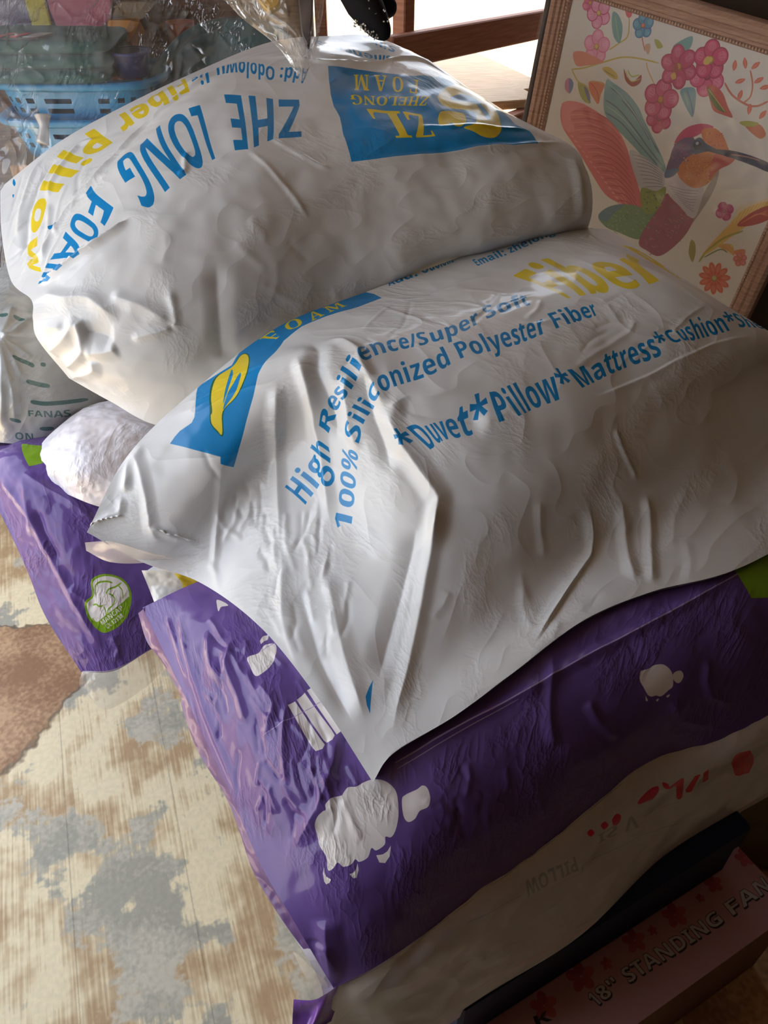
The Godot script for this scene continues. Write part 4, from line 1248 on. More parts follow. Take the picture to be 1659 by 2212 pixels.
	teal.rim_enabled = true
	teal.rim = 0.4
	var tw := thing("folded_towel", "dark teal folded towel on top of the upper blue basket", "towel", Vector3(-0.85, 1.06, -2.3))
	for k in 3:
		part("fold", loft(Vector3(-0.86 + 0.004 * k, 1.057 + 0.031 * k, -2.30 - 0.006 * k), Vector3.RIGHT, Vector3.BACK, [[0.0, 0.168, 0.112, 0.35], [0.005, 0.178, 0.122, 0.35], [0.016, 0.182, 0.126, 0.35], [0.027, 0.178, 0.122, 0.35], [0.0305, 0.168, 0.112, 0.35]], true, true), teal, tw)
	var tagc := thing("price_card", "dark card with red and white labels lying on the teal towel", "card", Vector3(-0.9, 1.151, -2.24))
	part("card", box_mesh(Vector3(-0.885, 1.1535, -2.225), Vector3(0.062, 0, 0), Vector3(0, 0.002, 0), Vector3(-0.012, 0, 0.032), 0.001), mat(Color8(30, 34, 50), 0.5), tagc)
	part("red_label", box_mesh(Vector3(-0.925, 1.1563, -2.225), Vector3(0.009, 0, 0), Vector3(0, 0.001, 0), Vector3(-0.010, 0, 0.026), 0.0005), mat(Color8(214, 96, 96), 0.5), tagc)
	part("red_label", box_mesh(Vector3(-0.889, 1.1563, -2.225), Vector3(0.008, 0, 0), Vector3(0, 0.001, 0), Vector3(-0.010, 0, 0.026), 0.0005), mat(Color8(220, 70, 80), 0.5), tagc)
	part("white_label", box_mesh(Vector3(-0.847, 1.1563, -2.225), Vector3(0.017, 0, 0), Vector3(0, 0.001, 0), Vector3(-0.011, 0, 0.029), 0.0005), mat(Color8(200, 198, 200), 0.5), tagc)
	# goods packed above the towel
	var satchel := thing("fabric_bag", "lilac grey fabric bag with a yellow stripe and a pink shield-shaped pocket", "bag", Vector3(-1.1354, 1.0967, -2.4943))
	part("body", prism([Vector3(-1.1354, 1.0967, -2.4943), Vector3(-0.8674, 1.0908, -2.4894), Vector3(-0.7269, 1.1475, -2.5370), Vector3(-0.7244, 1.2746, -2.6436), Vector3(-1.1354, 1.2746, -2.6436)], 0.08), mat(Color8(126, 124, 156), 0.75, 0.3), satchel)
	part("stripe", prism([Vector3(-0.9168, 1.1125, -2.3966), Vector3(-0.8677, 1.1125, -2.3966), Vector3(-0.9143, 1.2553, -2.5164), Vector3(-0.9708, 1.2553, -2.5164)], 0.012), mat(Color8(206, 196, 84), 0.75, 0.3), satchel)
	part("pocket", prism([Vector3(-0.8436, 1.1087, -2.3869), Vector3(-0.7849, 1.1087, -2.3869), Vector3(-0.7188, 1.1640, -2.4333), Vector3(-0.7139, 1.2652, -2.5183), Vector3(-0.9121, 1.2652, -2.5183), Vector3(-0.8779, 1.1715, -2.4396)], 0.012), mat(Color8(186, 104, 128), 0.75, 0.3), satchel)
	part("pocket_panel", prism([Vector3(-0.8015, 1.1123, -2.3716), Vector3(-0.7796, 1.1113, -2.3709), Vector3(-0.7164, 1.1644, -2.4154), Vector3(-0.7310, 1.1737, -2.4232)], 0.006), mat(Color8(164, 86, 112), 0.75, 0.3), satchel)
	var orange_box := thing("packet", "orange packet standing behind the navy pot beside the teal towel", "packet", Vector3(-0.7401, 1.0888, -2.4224))
	part("face", prism([Vector3(-0.7401, 1.0888, -2.4224), Vector3(-0.6703, 1.0850, -2.4192), Vector3(-0.6404, 1.1346, -2.4609), Vector3(-0.7351, 1.1346, -2.4609)], 0.06), mat(Color8(196, 132, 52), 0.75, 0.3), orange_box)
	part("top_band", prism([Vector3(-0.7411, 1.1310, -2.4709), Vector3(-0.6434, 1.1329, -2.4725), Vector3(-0.6008, 1.1732, -2.5063), Vector3(-0.7110, 1.1713, -2.5047)], 0.05), mat(Color8(132, 118, 96), 0.75, 0.3), orange_box)
	var pot := thing("navy_pot", "small navy blue round pot beside the teal towel", "pot", Vector3(-0.6434, 1.0590, -2.2669))
	part("body", loft(Vector3(-0.6466, 1.0568, -2.2781), Vector3.RIGHT, Vector3.BACK, [[0.0, 0.036, 0.036, 1.0], [0.004, 0.040, 0.040, 1.0], [0.05, 0.050, 0.050, 1.0], [0.056, 0.052, 0.052, 1.0], [0.056, 0.047, 0.047, 1.0], [0.02, 0.042, 0.042, 1.0]], true, true), mat(Color8(38, 50, 100), 0.4), pot)
	part("rim", loft(Vector3(-0.6466, 1.0568, -2.2781) + Vector3(0, 0.052, 0), Vector3.RIGHT, Vector3.BACK, [[0.0, 0.050, 0.050, 1.0], [0.0, 0.055, 0.055, 1.0], [0.007, 0.055, 0.055, 1.0], [0.007, 0.048, 0.048, 1.0]], false, false), mat(Color8(48, 62, 118), 0.4), pot)
	var tub := thing("round_tub", "dark teal round tub with a raised rim, in the clear bag right of the towel", "tub", Vector3(-0.4652, 0.9840, -2.4389))
	var tubm := mat(Color8(44, 92, 104), 0.35)
	tubm.cull_mode = BaseMaterial3D.CULL_DISABLED
	part("rim", tube([Vector3(-0.6198, 1.0261, -2.2915), Vector3(-0.5899, 1.0658, -2.3379), Vector3(-0.5306, 1.1191, -2.4218), Vector3(-0.4547, 1.1391, -2.5038), Vector3(-0.3682, 1.1347, -2.5654), Vector3(-0.2736, 1.1044, -2.5660)], [0.013, 0.014, 0.014, 0.013, 0.012, 0.012]), tubm, tub)
	part("body", prism([Vector3(-0.6464, 0.9939, -2.4473), Vector3(-0.6179, 1.0386, -2.4847), Vector3(-0.5494, 1.0970, -2.5338), Vector3(-0.4652, 1.1248, -2.5571), Vector3(-0.3682, 1.1288, -2.5604), Vector3(-0.2776, 1.1030, -2.5388), Vector3(-0.2970, 0.9840, -2.4389), Vector3(-0.3746, 0.8849, -2.3558), Vector3(-0.5558, 0.8750, -2.3474), Vector3(-0.6464, 0.9246, -2.3890)], 0.05), tubm, tub)
	part("handle_clip", prism([Vector3(-0.5123, 1.0771, -2.4910), Vector3(-0.4610, 1.0791, -2.4926), Vector3(-0.4661, 1.1164, -2.5239), Vector3(-0.5020, 1.1145, -2.5223)], 0.012), mat(Color8(40, 120, 176), 0.4), tub)
	var clay := thing("terracotta_beaker", "rust orange beaker behind the rim of the teal tub", "beaker", Vector3(-0.5713, 0.8620, -2.5635))
	part("body", loft(Vector3(-0.5713, 0.8620, -2.5635), Vector3.RIGHT, Vector3.BACK, [[0.0, 0.030, 0.030, 1.0], [0.24, 0.036, 0.036, 1.0], [0.27, 0.040, 0.040, 1.0], [0.275, 0.040, 0.040, 1.0], [0.275, 0.035, 0.035, 1.0], [0.02, 0.026, 0.026, 1.0]], true, true), mat(Color8(170, 84, 54), 0.6), clay)
	# the clear bag around baskets, towel and goods
	var clear_bag := thing("clear_plastic_bag", "large clear plastic bag tied in front of the blue baskets", "plastic bag", Vector3(-0.6922, 0.8363, -1.8450))
	var wrinkled := clear_film(Color8(226, 230, 232), 0.17, film_relief(768, 0.95, 0.59, 91, 8.0, 4.0, 0.8, 1.3, -0.3), 0.1)
	part("film", sheet([7,5,[-1061,712,-1819,-929,737,-1788,-811,770,-1789,-692,836,-1845,-558,943,-2013,-407,982,-2150,-278,1026,-2292,-1039,980,-1992,-889,1005,-1934,-760,1028,-1901,-667,1009,-1938,-542,1012,-2070,-393,1038,-2184,-266,1063,-2323,-1061,1063,-2114,-888,1085,-2028,-753,1099,-1987,-642,1090,-2031,-536,1089,-2135,-395,1107,-2255,-278,1114,-2366,-1072,1145,-2208,-898,1164,-2120,-762,1175,-2077,-635,1174,-2115,-525,1174,-2207,-407,1174,-2311,-290,1165,-2408,-1095,1252,-2351,-912,1264,-2243,-768,1267,-2207,-634,1265,-2231,-519,1257,-2303,-423,1247,-2399,-305,1237,-2495]], 220, 140, [
		[8,14,0,[327,252,275,340,212,516]],
		[8,14,0,[327,252,303,376,283,510]],
		[8,14,0,[327,252,264,237,184,217]],
		[8,14,0,[327,252,283,256,179,294]],
		[8,14,0,[327,252,380,224,417,204]],
		[8,14,0,[327,252,360,283,360,378]],
		[8,14,0,[327,252,239,292,171,404]],
		[5,14,0,[660,825,696,825,751,808]],
		[5,12,0,[731,669,762,515,786,453]],
		[5,12,0,[809,714,834,596,850,493]],
		[4,10,0,[689,589,678,462]],
		[4,10,0,[716,642,711,461]],
		[4,10,0,[664,824,679,739,698,689]],
		[4,10,0,[463,845,498,870,512,912]],
		[3,9,0,[501,469,522,403,551,363]]], 0.012, 0.10, 91, wrinkled, 0.0), null, clear_bag)
	part("knot", tube([Vector3(-0.7549, 1.0057, -1.8566), Vector3(-0.7496, 1.0345, -1.8742), Vector3(-0.7505, 1.0553, -1.8852)], [0.014, 0.010, 0.018], 12, 5), clear_film(Color8(214, 210, 208), 0.5), clear_bag)
func build_picture() -> void:
	var c := Canvas.new(Vector2i(1229, 1536), Color8(206, 200, 194), 1)
	line(c, Color8(182,162,86), 4.77, [1124,7859,1591,7999,2241,8273,2870,8526,3480,8629,4213,8676])
	line(c, Color8(182,162,86), 4.24, [2353,8596,2631,8799,2887,9031,2769,9430])
	line(c, Color8(182,162,86), 4.77, [1118,7877,1472,7639,1889,7574,2125,7308])
	line(c, Color8(189,116,94), 3.71, [3625,8822,3441,9034,3356,9159])
	line(c, Color8(198,154,103), 3.71, [4268,8193,3915,8448,3785,8603])
	line(c, Color8(189,116,94), 5.83, [6489,8732,6858,8534,7376,8443,7710,8488,7962,8653])
	line(c, Color8(189,116,94), 4.77, [7110,9145,7331,8887,7402,8626,7268,8453])
	blob(c, Color8(202,112,94), [6636,9023,6678,9144,6576,9251,6533,9131])
	line(c, Color8(219,146,119), 1.59, [6627,9058,6585,9217])
	blob(c, Color8(202,112,94), [6960,9143,6951,9267,6812,9353,6820,9230])
	line(c, Color8(219,146,119), 1.59, [6938,9175,6834,9322])
	blob(c, Color8(202,112,94), [7132,9173,7278,9244,7298,9364,7153,9294])
	line(c, Color8(219,146,119), 1.59, [7157,9202,7273,9335])
	blob(c, Color8(202,112,94), [7358,8918,7522,8971,7573,9088,7410,9035])
	line(c, Color8(219,146,119), 1.59, [7391,8943,7541,9063])
	blob(c, Color8(202,112,94), [6800,8794,6983,8829,7068,8939,6887,8905])
	line(c, Color8(219,146,119), 1.59, [6841,8816,7028,8918])
	blob(c, Color8(202,112,94), [7583,8844,7763,8867,7857,8970,7678,8948])
	line(c, Color8(219,146,119), 1.59, [7625,8863,7816,8952])
	blob(c, Color8(202,112,94), [7091,8468,7163,8587,7087,8706,7015,8589])
	line(c, Color8(219,146,119), 1.59, [7091,8504,7088,8671])
	blob(c, Color8(202,112,94), [7554,8252,7592,8379,7486,8489,7448,8363])
	line(c, Color8(219,146,119), 1.59, [7544,8288,7496,8453])
	blob(c, Color8(202,112,94), [7910,8242,8032,8336,8017,8465,7895,8372])
	line(c, Color8(219,146,119), 1.59, [7926,8276,8001,8432])
	flower(c, 1259, 534, 0.0291, Color8(202,108,136), Color8(185,83,115), Color8(198,162,103), 5, 0.0)
	flower(c, 1658, 690, 0.0431, Color8(210,137,166), Color8(185,83,115), Color8(202,171,103), 5, 0.3)
	flower(c, 1869, 1429, 0.0482, Color8(210,137,166), Color8(202,108,136), Color8(202,162,103), 5, 0.8)
	blob(c, Color8(202,129,111), [1041,8249,1386,8358,1968,8329,2241,8273,1688,8078,1271,7988])
	blob(c, Color8(198,87,103), [2564,9564,2644,9647,2786,9588,2836,9477,2749,9409,2629,9455])
	flower(c, 3317, 656, 0.0355, Color8(88,141,161), Color8(93,104,153), Color8(210,129,103), 5, 0.6)
	blob(c, Color8(118,154,153), [2165,9439,2368,9407,2596,9222,2680,8989,2656,8811,2418,8901,2241,9118,2158,9315])
	line(c, Color8(156,175,128), 2.65, [2265,9370,2433,9119,2637,8855])
	blob(c, Color8(189,129,153), [983,7529,1109,7638,1278,7595,1346,7450,1249,7266,1040,7340])
	blob(c, Color8(122,129,170), [1116,7619,1304,7561,1330,7406,1247,7273])
	blob(c, Color8(156,158,86), [1486,7602,1681,7607,1918,7501,2155,7234,1901,7215,1647,7358])
	blob(c, Color8(122,120,153), [1762,7565,1948,7508,2167,7237,1991,7317])
	blob(c, Color8(202,120,90), [1909,7718,2184,7799,2515,7796,2477,7551,2463,7275,2229,7373,2007,7522])
	line(c, Color8(164,78,69), 2.65, [1964,7710,2272,7583,2465,7348])
	line(c, Color8(189,162,94), 2.65, [1927,7722,2250,7794,2511,7775])
	blob(c, Color8(193,167,94), [2270,8127,2513,8218,2862,8123,2914,8002,2601,8009])
	line(c, Color8(122,120,77), 2.65, [2342,8105,2835,8041])
	blob(c, Color8(156,87,73), [3060,8299,3289,8123,3539,8104,3721,8294,3771,8118,3538,7970,3229,8053])
	line(c, Color8(168,171,94), 4.24, [3213,8295,3411,8188,3667,8282])
	line(c, Color8(185,183,103), 2.65, [3130,8277,3429,8079,3733,8204])
	blob(c, Color8(189,154,128), [3565,8953,3708,9018,3780,8926,3762,8779,3621,8857])
	blob(c, Color8(164,162,94), [3827,9130,3990,9145,4180,9043,4015,8974])
	blob(c, Color8(118,154,153), [4511,9111,4783,9338,5030,9439,5083,9228,4908,9088])
	flower(c, 4782, 2524, 0.0438, Color8(181,74,103), Color8(156,62,90), Color8(156,70,86), 5, 0.2)
	flower(c, 4638, 2097, 0.0603, Color8(189,83,115), Color8(156,62,90), Color8(189,120,77), 5, 0.9)
	flower(c, 5899, 1259, 0.0551, Color8(202,95,128), Color8(181,74,103), Color8(172,70,94), 5, 0.2)
	flower(c, 4891, 1267, 0.0606, Color8(181,74,103), Color8(156,62,90), Color8(189,129,77), 6, 0.1)
	flower(c, 5823, 910, 0.0535, Color8(193,74,107), Color8(156,62,90), Color8(202,167,94), 5, 0.7)
	blob(c, Color8(156,78,77), [4705,8656,4768,8813,4923,8668,4870,8548])
	blob(c, Color8(198,154,86), [4717,8515,4821,8592,4928,8489,4817,8427])
	blob(c, Color8(198,167,94), [5616,9029,5687,9147,5807,9121,5816,9002,5680,8956])
	blob(c, Color8(122,154,161), [5193,8238,5378,8372,5642,8396,5789,8174,5883,7794,5695,7853,5443,8018])
	line(c, Color8(105,112,145), 3.71, [5411,8306,5669,8072,5852,7854])
	line(c, Color8(164,175,128), 2.65, [5327,8250,5627,7987])
	blob(c, Color8(189,99,90), [5983,8528,6239,8604,6561,8500,6839,8278,7115,8083,6850,8062,6464,8078,6223,8277])
	blob(c, Color8(105,112,73), [6006,8516,6211,8455,6521,8275,6862,8138,6542,8134,6247,8283])
	line(c, Color8(185,179,103), 2.12, [6057,8491,6374,8349,6838,8133])
	blob(c, Color8(189,112,86), [7497,8039,7789,8076,8014,8133,8279,7983,8178,7846,7834,7904])
	blob(c, Color8(164,162,86), [7373,8027,7608,8122,7951,8153,7852,8056,7579,7987])
	blob(c, Color8(156,146,145), [7289,6834,7398,6418,7268,5787,6962,4979,6521,4219,6655,4598,6924,5416,7096,6119])
	blob(c, Color8(126,158,160), [2548,7912,2803,7900,3442,7775,3970,7550,4246,7342,4639,7082,5121,6762,5509,6455,5562,6282,4979,6286,4366,6538,3776,6736,3190,6916,2795,7125,2600,7500])
	line(c, Color8(101,112,124), 4.24, [2683,7440,3262,7339,4015,7043,4798,6675,5403,6426])
	line(c, Color8(101,112,124), 4.24, [2805,7147,3518,7039,4346,6720,5313,6358])
	line(c, Color8(101,112,124), 4.24, [2763,7774,3536,7564,4257,7185,5156,6689])
	line(c, Color8(101,112,124), 4.24, [3281,7582,4028,7287,4696,6894])
	line(c, Color8(156,179,177), 2.65, [2676,7832,3393,7608,4099,7265,4926,6792])
	line(c, Color8(156,179,177), 2.65, [2801,7308,3526,7163,4351,6845])
	blob(c, Color8(177,175,182), [4095,6444,4647,6468,5188,6365,5616,6234,5707,5918,5454,5668,5123,5569,4628,5819])
	line(c, Color8(130,129,145), 2.12, [4241,6399,4791,6424,5491,6304])
	line(c, Color8(130,129,145), 2.12, [4341,6316,4873,6354,5514,6255])
	line(c, Color8(130,129,145), 2.12, [4441,6233,4955,6283,5538,6207])
	line(c, Color8(130,129,145), 2.12, [4542,6150,5038,6213,5561,6158])
	line(c, Color8(130,129,145), 2.12, [4643,6067,5120,6143,5584,6110])
	line(c, Color8(130,129,145), 2.12, [4744,5984,5202,6072,5607,6061])
	line(c, Color8(130,129,145), 2.12, [4845,5900,5285,6001,5631,6012])
	line(c, Color8(130,129,145), 2.12, [4946,5816,5368,5931,5654,5963])
	line(c, Color8(130,129,145), 2.12, [5048,5732,5451,5860,5678,5914])
	blob(c, Color8(198,108,111), [1086,6980,1536,7128,2200,7123,2896,7006,3484,6826,3976,6496,4394,6057,4828,5658,5259,5161,4891,5092,4258,5034,3619,5117,2840,5529,2046,5979,1363,6325,1093,6644])
	line(c, Color8(168,83,93), 2.65, [1328,6787,1992,6982,2822,7029,3484,6826])
	line(c, Color8(216,141,143), 2.12, [1335,6695,1904,6869,2674,6918])
	line(c, Color8(168,83,93), 2.65, [1565,6646,2211,6832,3010,6858,3639,6658])
	line(c, Color8(216,141,143), 2.12, [1573,6555,2123,6718,2862,6746])
	line(c, Color8(168,83,93), 2.65, [1802,6506,2430,6682,3198,6686,3795,6490])
	line(c, Color8(216,141,143), 2.12, [1810,6414,2343,6567,3052,6572])
	line(c, Color8(168,83,93), 2.65, [2040,6365,2649,6531,3388,6513,3952,6320])
	line(c, Color8(216,141,143), 2.12, [2049,6273,2564,6415,3242,6398])
	line(c, Color8(168,83,93), 2.65, [2278,6224,2869,6380,3578,6339,4110,6150])
	line(c, Color8(216,141,143), 2.12, [2287,6131,2785,6263,3433,6222])
	line(c, Color8(168,83,93), 2.65, [2516,6083,3090,6229,3770,6164,4269,5978])
	line(c, Color8(216,141,143), 2.12, [2526,5989,3007,6111,3626,6046])
	line(c, Color8(168,83,93), 2.65, [2755,5942,3311,6077,3963,5988,4429,5806])
	line(c, Color8(216,141,143), 2.12, [2766,5848,3229,5958,3819,5869])
	line(c, Color8(168,83,93), 2.65, [2994,5800,3533,5924,4156,5811,4590,5632])
	line(c, Color8(216,141,143), 2.12, [3005,5706,3452,5805,4014,5690])
	line(c, Color8(168,83,93), 2.65, [3233,5658,3756,5771,4351,5633,4752,5457])
	line(c, Color8(216,141,143), 2.12, [3245,5563,3676,5651,4209,5511])
	line(c, Color8(168,83,93), 2.65, [3473,5516,3979,5618,4547,5454,4915,5282])
	line(c, Color8(216,141,143), 2.12, [3486,5421,3900,5497,4406,5331])
	line(c, Color8(168,83,93), 2.65, [3713,5374,4203,5464,4744,5275,5079,5105])
	line(c, Color8(216,141,143), 2.12, [3727,5278,4125,5342,4604,5150])
	line(c, Color8(168,83,93), 2.65, [3954,5231,4428,5310,4942,5094,5244,4926])
	line(c, Color8(216,141,143), 2.12, [3968,5135,4351,5187,4802,4967])
	line(c, Color8(168,83,93), 2.65, [4195,5089,4653,5156,5141,4912,5410,4747])
	line(c, Color8(216,141,143), 2.12, [4210,4992,4577,5031,5002,4784])
	line(c, Color8(219,146,145), 4.24, [1287,6436,1436,6409])
	line(c, Color8(219,146,145), 4.24, [1487,6344,1635,6317])
	line(c, Color8(219,146,145), 4.24, [1687,6252,1835,6225])
	line(c, Color8(219,146,145), 4.24, [1887,6161,2034,6134])
	line(c, Color8(219,146,145), 4.24, [2087,6069,2234,6042])
	line(c, Color8(219,146,145), 4.24, [2286,5977,2433,5951])
	line(c, Color8(219,146,145), 4.24, [2486,5886,2632,5860])
	line(c, Color8(219,146,145), 4.24, [2685,5794,2831,5768])
	line(c, Color8(219,146,145), 4.24, [2885,5703,3031,5677])
	line(c, Color8(219,146,145), 4.24, [3084,5612,3230,5586])
	line(c, Color8(219,146,145), 4.24, [3283,5520,3428,5494])
	line(c, Color8(219,146,145), 4.24, [3483,5429,3627,5403])
	line(c, Color8(219,146,145), 4.24, [3682,5337,3826,5312])
	line(c, Color8(219,146,145), 4.24, [3881,5246,4025,5221])
	line(c, Color8(219,146,145), 4.24, [4080,5155,4223,5130])
	line(c, Color8(219,146,145), 4.24, [4279,5064,4422,5039])
	blob(c, Color8(210,129,132), [1066,6849,1110,7006,1536,7128,2065,7131,1670,6954,1482,6740,1816,6398,1348,6365])
	blob(c, Color8(118,141,107), [3627,4436,3946,4822,4625,5101,5230,5197,5783,5369,5786,4961,5658,4546,5384,4288,4600,4244,4056,4235])
	blob(c, Color8(105,129,136), [3627,4436,3946,4822,4509,5066,4246,4751,3993,4385])
	blob(c, Color8(135,146,86), [4949,5672,5481,5742,5787,5942,5864,5394,5415,5073,5091,5290])
	blob(c, Color8(151,91,107), [5489,4202,5527,4691,5783,5369,5887,5798,6350,5721,6834,5476,7104,5474,6968,4843,6431,4139,5860,4111])
	line(c, Color8(97,120,98), 2.65, [4247,4716,4332,4706])
	line(c, Color8(147,167,124), 2.65, [4700,4902,4784,4891])
	line(c, Color8(147,167,124), 2.65, [4767,4364,4852,4354])
	line(c, Color8(97,120,98), 2.65, [4329,4452,4415,4441])
	line(c, Color8(97,120,98), 2.65, [5441,4699,5524,4689])
	line(c, Color8(135,154,145), 2.65, [4413,4214,4500,4204])
	line(c, Color8(147,167,124), 2.65, [5483,4734,5565,4723])
	line(c, Color8(135,154,145), 2.65, [4157,4554,4243,4543])
	line(c, Color8(97,120,98), 2.65, [5771,4818,5853,4807])
	line(c, Color8(135,154,145), 2.65, [4085,4307,4172,4297])
	line(c, Color8(147,167,124), 2.65, [4571,4744,4655,4733])
	line(c, Color8(135,154,145), 2.65, [4690,4898,4774,4888])
	line(c, Color8(97,120,98), 2.65, [5338,5204,5419,5193])
	line(c, Color8(135,154,145), 2.65, [5076,4514,5160,4504])
	line(c, Color8(97,120,98), 2.65, [4249,4498,4335,4488])
	line(c, Color8(97,120,98), 2.65, [4629,4826,4713,4815])
	line(c, Color8(147,167,124), 2.65, [4467,4327,4553,4316])
	line(c, Color8(97,120,98), 2.65, [4012,4263,4099,4253])
	line(c, Color8(135,154,145), 2.65, [4917,4610,5001,4600])
	line(c, Color8(147,167,124), 2.65, [4676,4272,4762,4262])
	line(c, Color8(135,154,145), 2.65, [4123,4107,4211,4096])
	line(c, Color8(97,120,98), 2.65, [5031,4906,5114,4896])
	line(c, Color8(135,154,145), 2.65, [4747,4583,4831,4572])
	line(c, Color8(147,167,124), 2.65, [5056,4491,5140,4481])
	line(c, Color8(97,120,98), 2.65, [5517,4810,5600,4799])
	line(c, Color8(147,167,124), 2.65, [5359,4809,5442,4799])
	line(c, Color8(97,120,98), 2.65, [4237,4138,4324,4127])
	line(c, Color8(135,154,145), 2.65, [4651,4914,4735,4904])
	line(c, Color8(97,120,98), 2.65, [4168,4089,4255,4078])
	line(c, Color8(147,167,124), 2.65, [5394,4590,5478,4580])
	line(c, Color8(147,167,124), 2.65, [4466,4654,4551,4643])
	line(c, Color8(135,154,145), 2.65, [5324,4933,5407,4922])
	line(c, Color8(135,154,145), 2.65, [5067,5053,5149,5042])
	line(c, Color8(147,167,124), 2.65, [4247,4483,4333,4473])
	line(c, Color8(147,167,124), 2.65, [4398,4437,4484,4426])
	line(c, Color8(147,167,124), 2.65, [4404,4841,4489,4830])
	line(c, Color8(97,120,98), 2.65, [4725,4726,4809,4716])
	line(c, Color8(97,120,98), 2.65, [5762,4999,5844,4989])
	line(c, Color8(147,167,124), 2.65, [5697,5071,5778,5060])
	line(c, Color8(135,154,145), 2.65, [4002,4649,4088,4638])
	line(c, Color8(147,167,124), 2.65, [4262,4328,4348,4318])
	line(c, Color8(135,154,145), 2.65, [5052,4733,5136,4723])
	line(c, Color8(147,167,124), 2.65, [4498,4200,4584,4189])
	line(c, Color8(97,120,98), 2.65, [5401,5041,5483,5030])
	line(c, Color8(147,167,124), 2.65, [5046,4963,5129,4952])
	line(c, Color8(147,167,124), 2.65, [4335,4541,4421,4531])
	line(c, Color8(135,154,145), 2.65, [4300,4505,4385,4494])
	line(c, Color8(97,120,98), 2.65, [5639,4776,5721,4766])
	line(c, Color8(97,120,98), 2.65, [4138,4719,4224,4708])
	line(c, Color8(147,167,124), 2.65, [4285,4660,4371,4649])
	line(c, Color8(97,120,98), 2.65, [4629,4758,4713,4748])
	line(c, Color8(135,154,145), 2.65, [4097,4086,4185,4075])
	line(c, Color8(135,154,145), 2.65, [4135,4352,4221,4341])
	line(c, Color8(135,154,145), 2.65, [5203,4628,5286,4617])
	line(c, Color8(97,120,98), 2.65, [3941,4401,4028,4391])
	line(c, Color8(147,167,124), 2.65, [4393,4244,4479,4233])
	line(c, Color8(135,154,145), 2.65, [4577,4468,4663,4458])
	line(c, Color8(147,167,124), 2.65, [4476,4591,4562,4580])
	line(c, Color8(97,120,98), 2.65, [5177,4689,5260,4678])
	line(c, Color8(97,120,98), 2.65, [4514,4624,4599,4614])
	line(c, Color8(135,154,145), 2.65, [4153,4078,4241,4068])
	line(c, Color8(135,154,145), 2.65, [5037,5063,5120,5052])
	line(c, Color8(135,154,145), 2.65, [4256,4122,4343,4111])
	line(c, Color8(135,154,145), 2.65, [5590,4730,5672,4720])
	line(c, Color8(135,154,145), 2.65, [5111,4741,5194,4731])
	line(c, Color8(147,167,124), 2.65, [4636,4674,4721,4663])
	line(c, Color8(135,154,145), 2.65, [4213,4667,4298,4656])
	line(c, Color8(97,120,98), 2.65, [5430,5169,5511,5158])
	line(c, Color8(147,167,124), 2.65, [5545,4927,5627,4916])
	line(c, Color8(135,154,145), 2.65, [4231,4364,4318,4353])
	line(c, Color8(172,108,124), 3.18, [6543,5202,6618,5200])
	line(c, Color8(181,120,119), 3.18, [5823,4476,5901,4473])
	line(c, Color8(172,108,124), 3.18, [6256,5034,6332,5031])
	line(c, Color8(122,104,119), 3.18, [5936,4772,6014,4770])
	line(c, Color8(130,78,98), 3.18, [6199,4806,6275,4803])
	line(c, Color8(172,108,124), 3.18, [6599,5279,6674,5276])
	line(c, Color8(122,104,119), 3.18, [6032,4104,6111,4102])
	line(c, Color8(130,78,98), 3.18, [6245,4778,6322,4775])
	line(c, Color8(172,108,124), 3.18, [6524,5082,6600,5079])
	line(c, Color8(130,78,98), 3.18, [6572,5033,6648,5030])
	line(c, Color8(181,120,119), 3.18, [6525,4929,6600,4927])
	line(c, Color8(172,108,124), 3.18, [6485,4831,6561,4828])
	line(c, Color8(122,104,119), 3.18, [6227,5215,6303,5212])
	line(c, Color8(181,120,119), 3.18, [6292,4930,6368,4928])
	line(c, Color8(172,108,124), 3.18, [6339,4414,6416,4412])
	line(c, Color8(122,104,119), 3.18, [6435,5192,6511,5190])
	line(c, Color8(122,104,119), 3.18, [6680,5014,6755,5011])
	line(c, Color8(181,120,119), 3.18, [6287,5180,6363,5177])
	line(c, Color8(130,78,98), 3.18, [6682,5519,6756,5515])
	line(c, Color8(181,120,119), 3.18, [6430,5206,6506,5203])
	line(c, Color8(172,108,124), 3.18, [6110,4354,6189,4352])
	line(c, Color8(181,120,119), 3.18, [6006,4041,6085,4039])
	line(c, Color8(172,108,124), 3.18, [6335,5144,6411,5141])
	line(c, Color8(172,108,124), 3.18, [6453,4860,6529,4857])
	line(c, Color8(130,78,98), 3.18, [6764,5052,6839,5049])
	line(c, Color8(172,108,124), 3.18, [6145,4358,6223,4356])
	line(c, Color8(122,104,119), 3.18, [6560,5432,6634,5429])
	line(c, Color8(181,120,119), 3.18, [6546,5047,6622,5045])
	line(c, Color8(130,78,98), 3.18, [6762,5148,6837,5145])
	line(c, Color8(130,78,98), 3.18, [6665,5494,6739,5490])
	line(c, Color8(122,104,119), 3.18, [6535,5169,6610,5166])
	line(c, Color8(181,120,119), 3.18, [6610,5426,6684,5423])
	line(c, Color8(130,78,98), 3.18, [5926,4792,6003,4789])
	line(c, Color8(181,120,119), 3.18, [6663,5349,6738,5346])
	line(c, Color8(172,108,124), 3.18, [6042,4949,6119,4946])
	line(c, Color8(181,120,119), 3.18, [6402,4762,6478,4760])
	line(c, Color8(181,120,119), 3.18, [6231,5182,6307,5179])
	line(c, Color8(172,108,124), 3.18, [6299,4848,6376,4845])
	line(c, Color8(172,108,124), 3.18, [5812,4433,5891,4431])
	line(c, Color8(181,120,119), 3.18, [6077,4302,6155,4300])
	line(c, Color8(130,78,98), 3.18, [5794,3998,5873,3997])
	line(c, Color8(172,108,124), 3.18, [5670,4367,5749,4365])
	line(c, Color8(130,78,98), 3.18, [6707,5315,6781,5312])
	line(c, Color8(172,108,124), 3.18, [6659,4944,6734,4941])
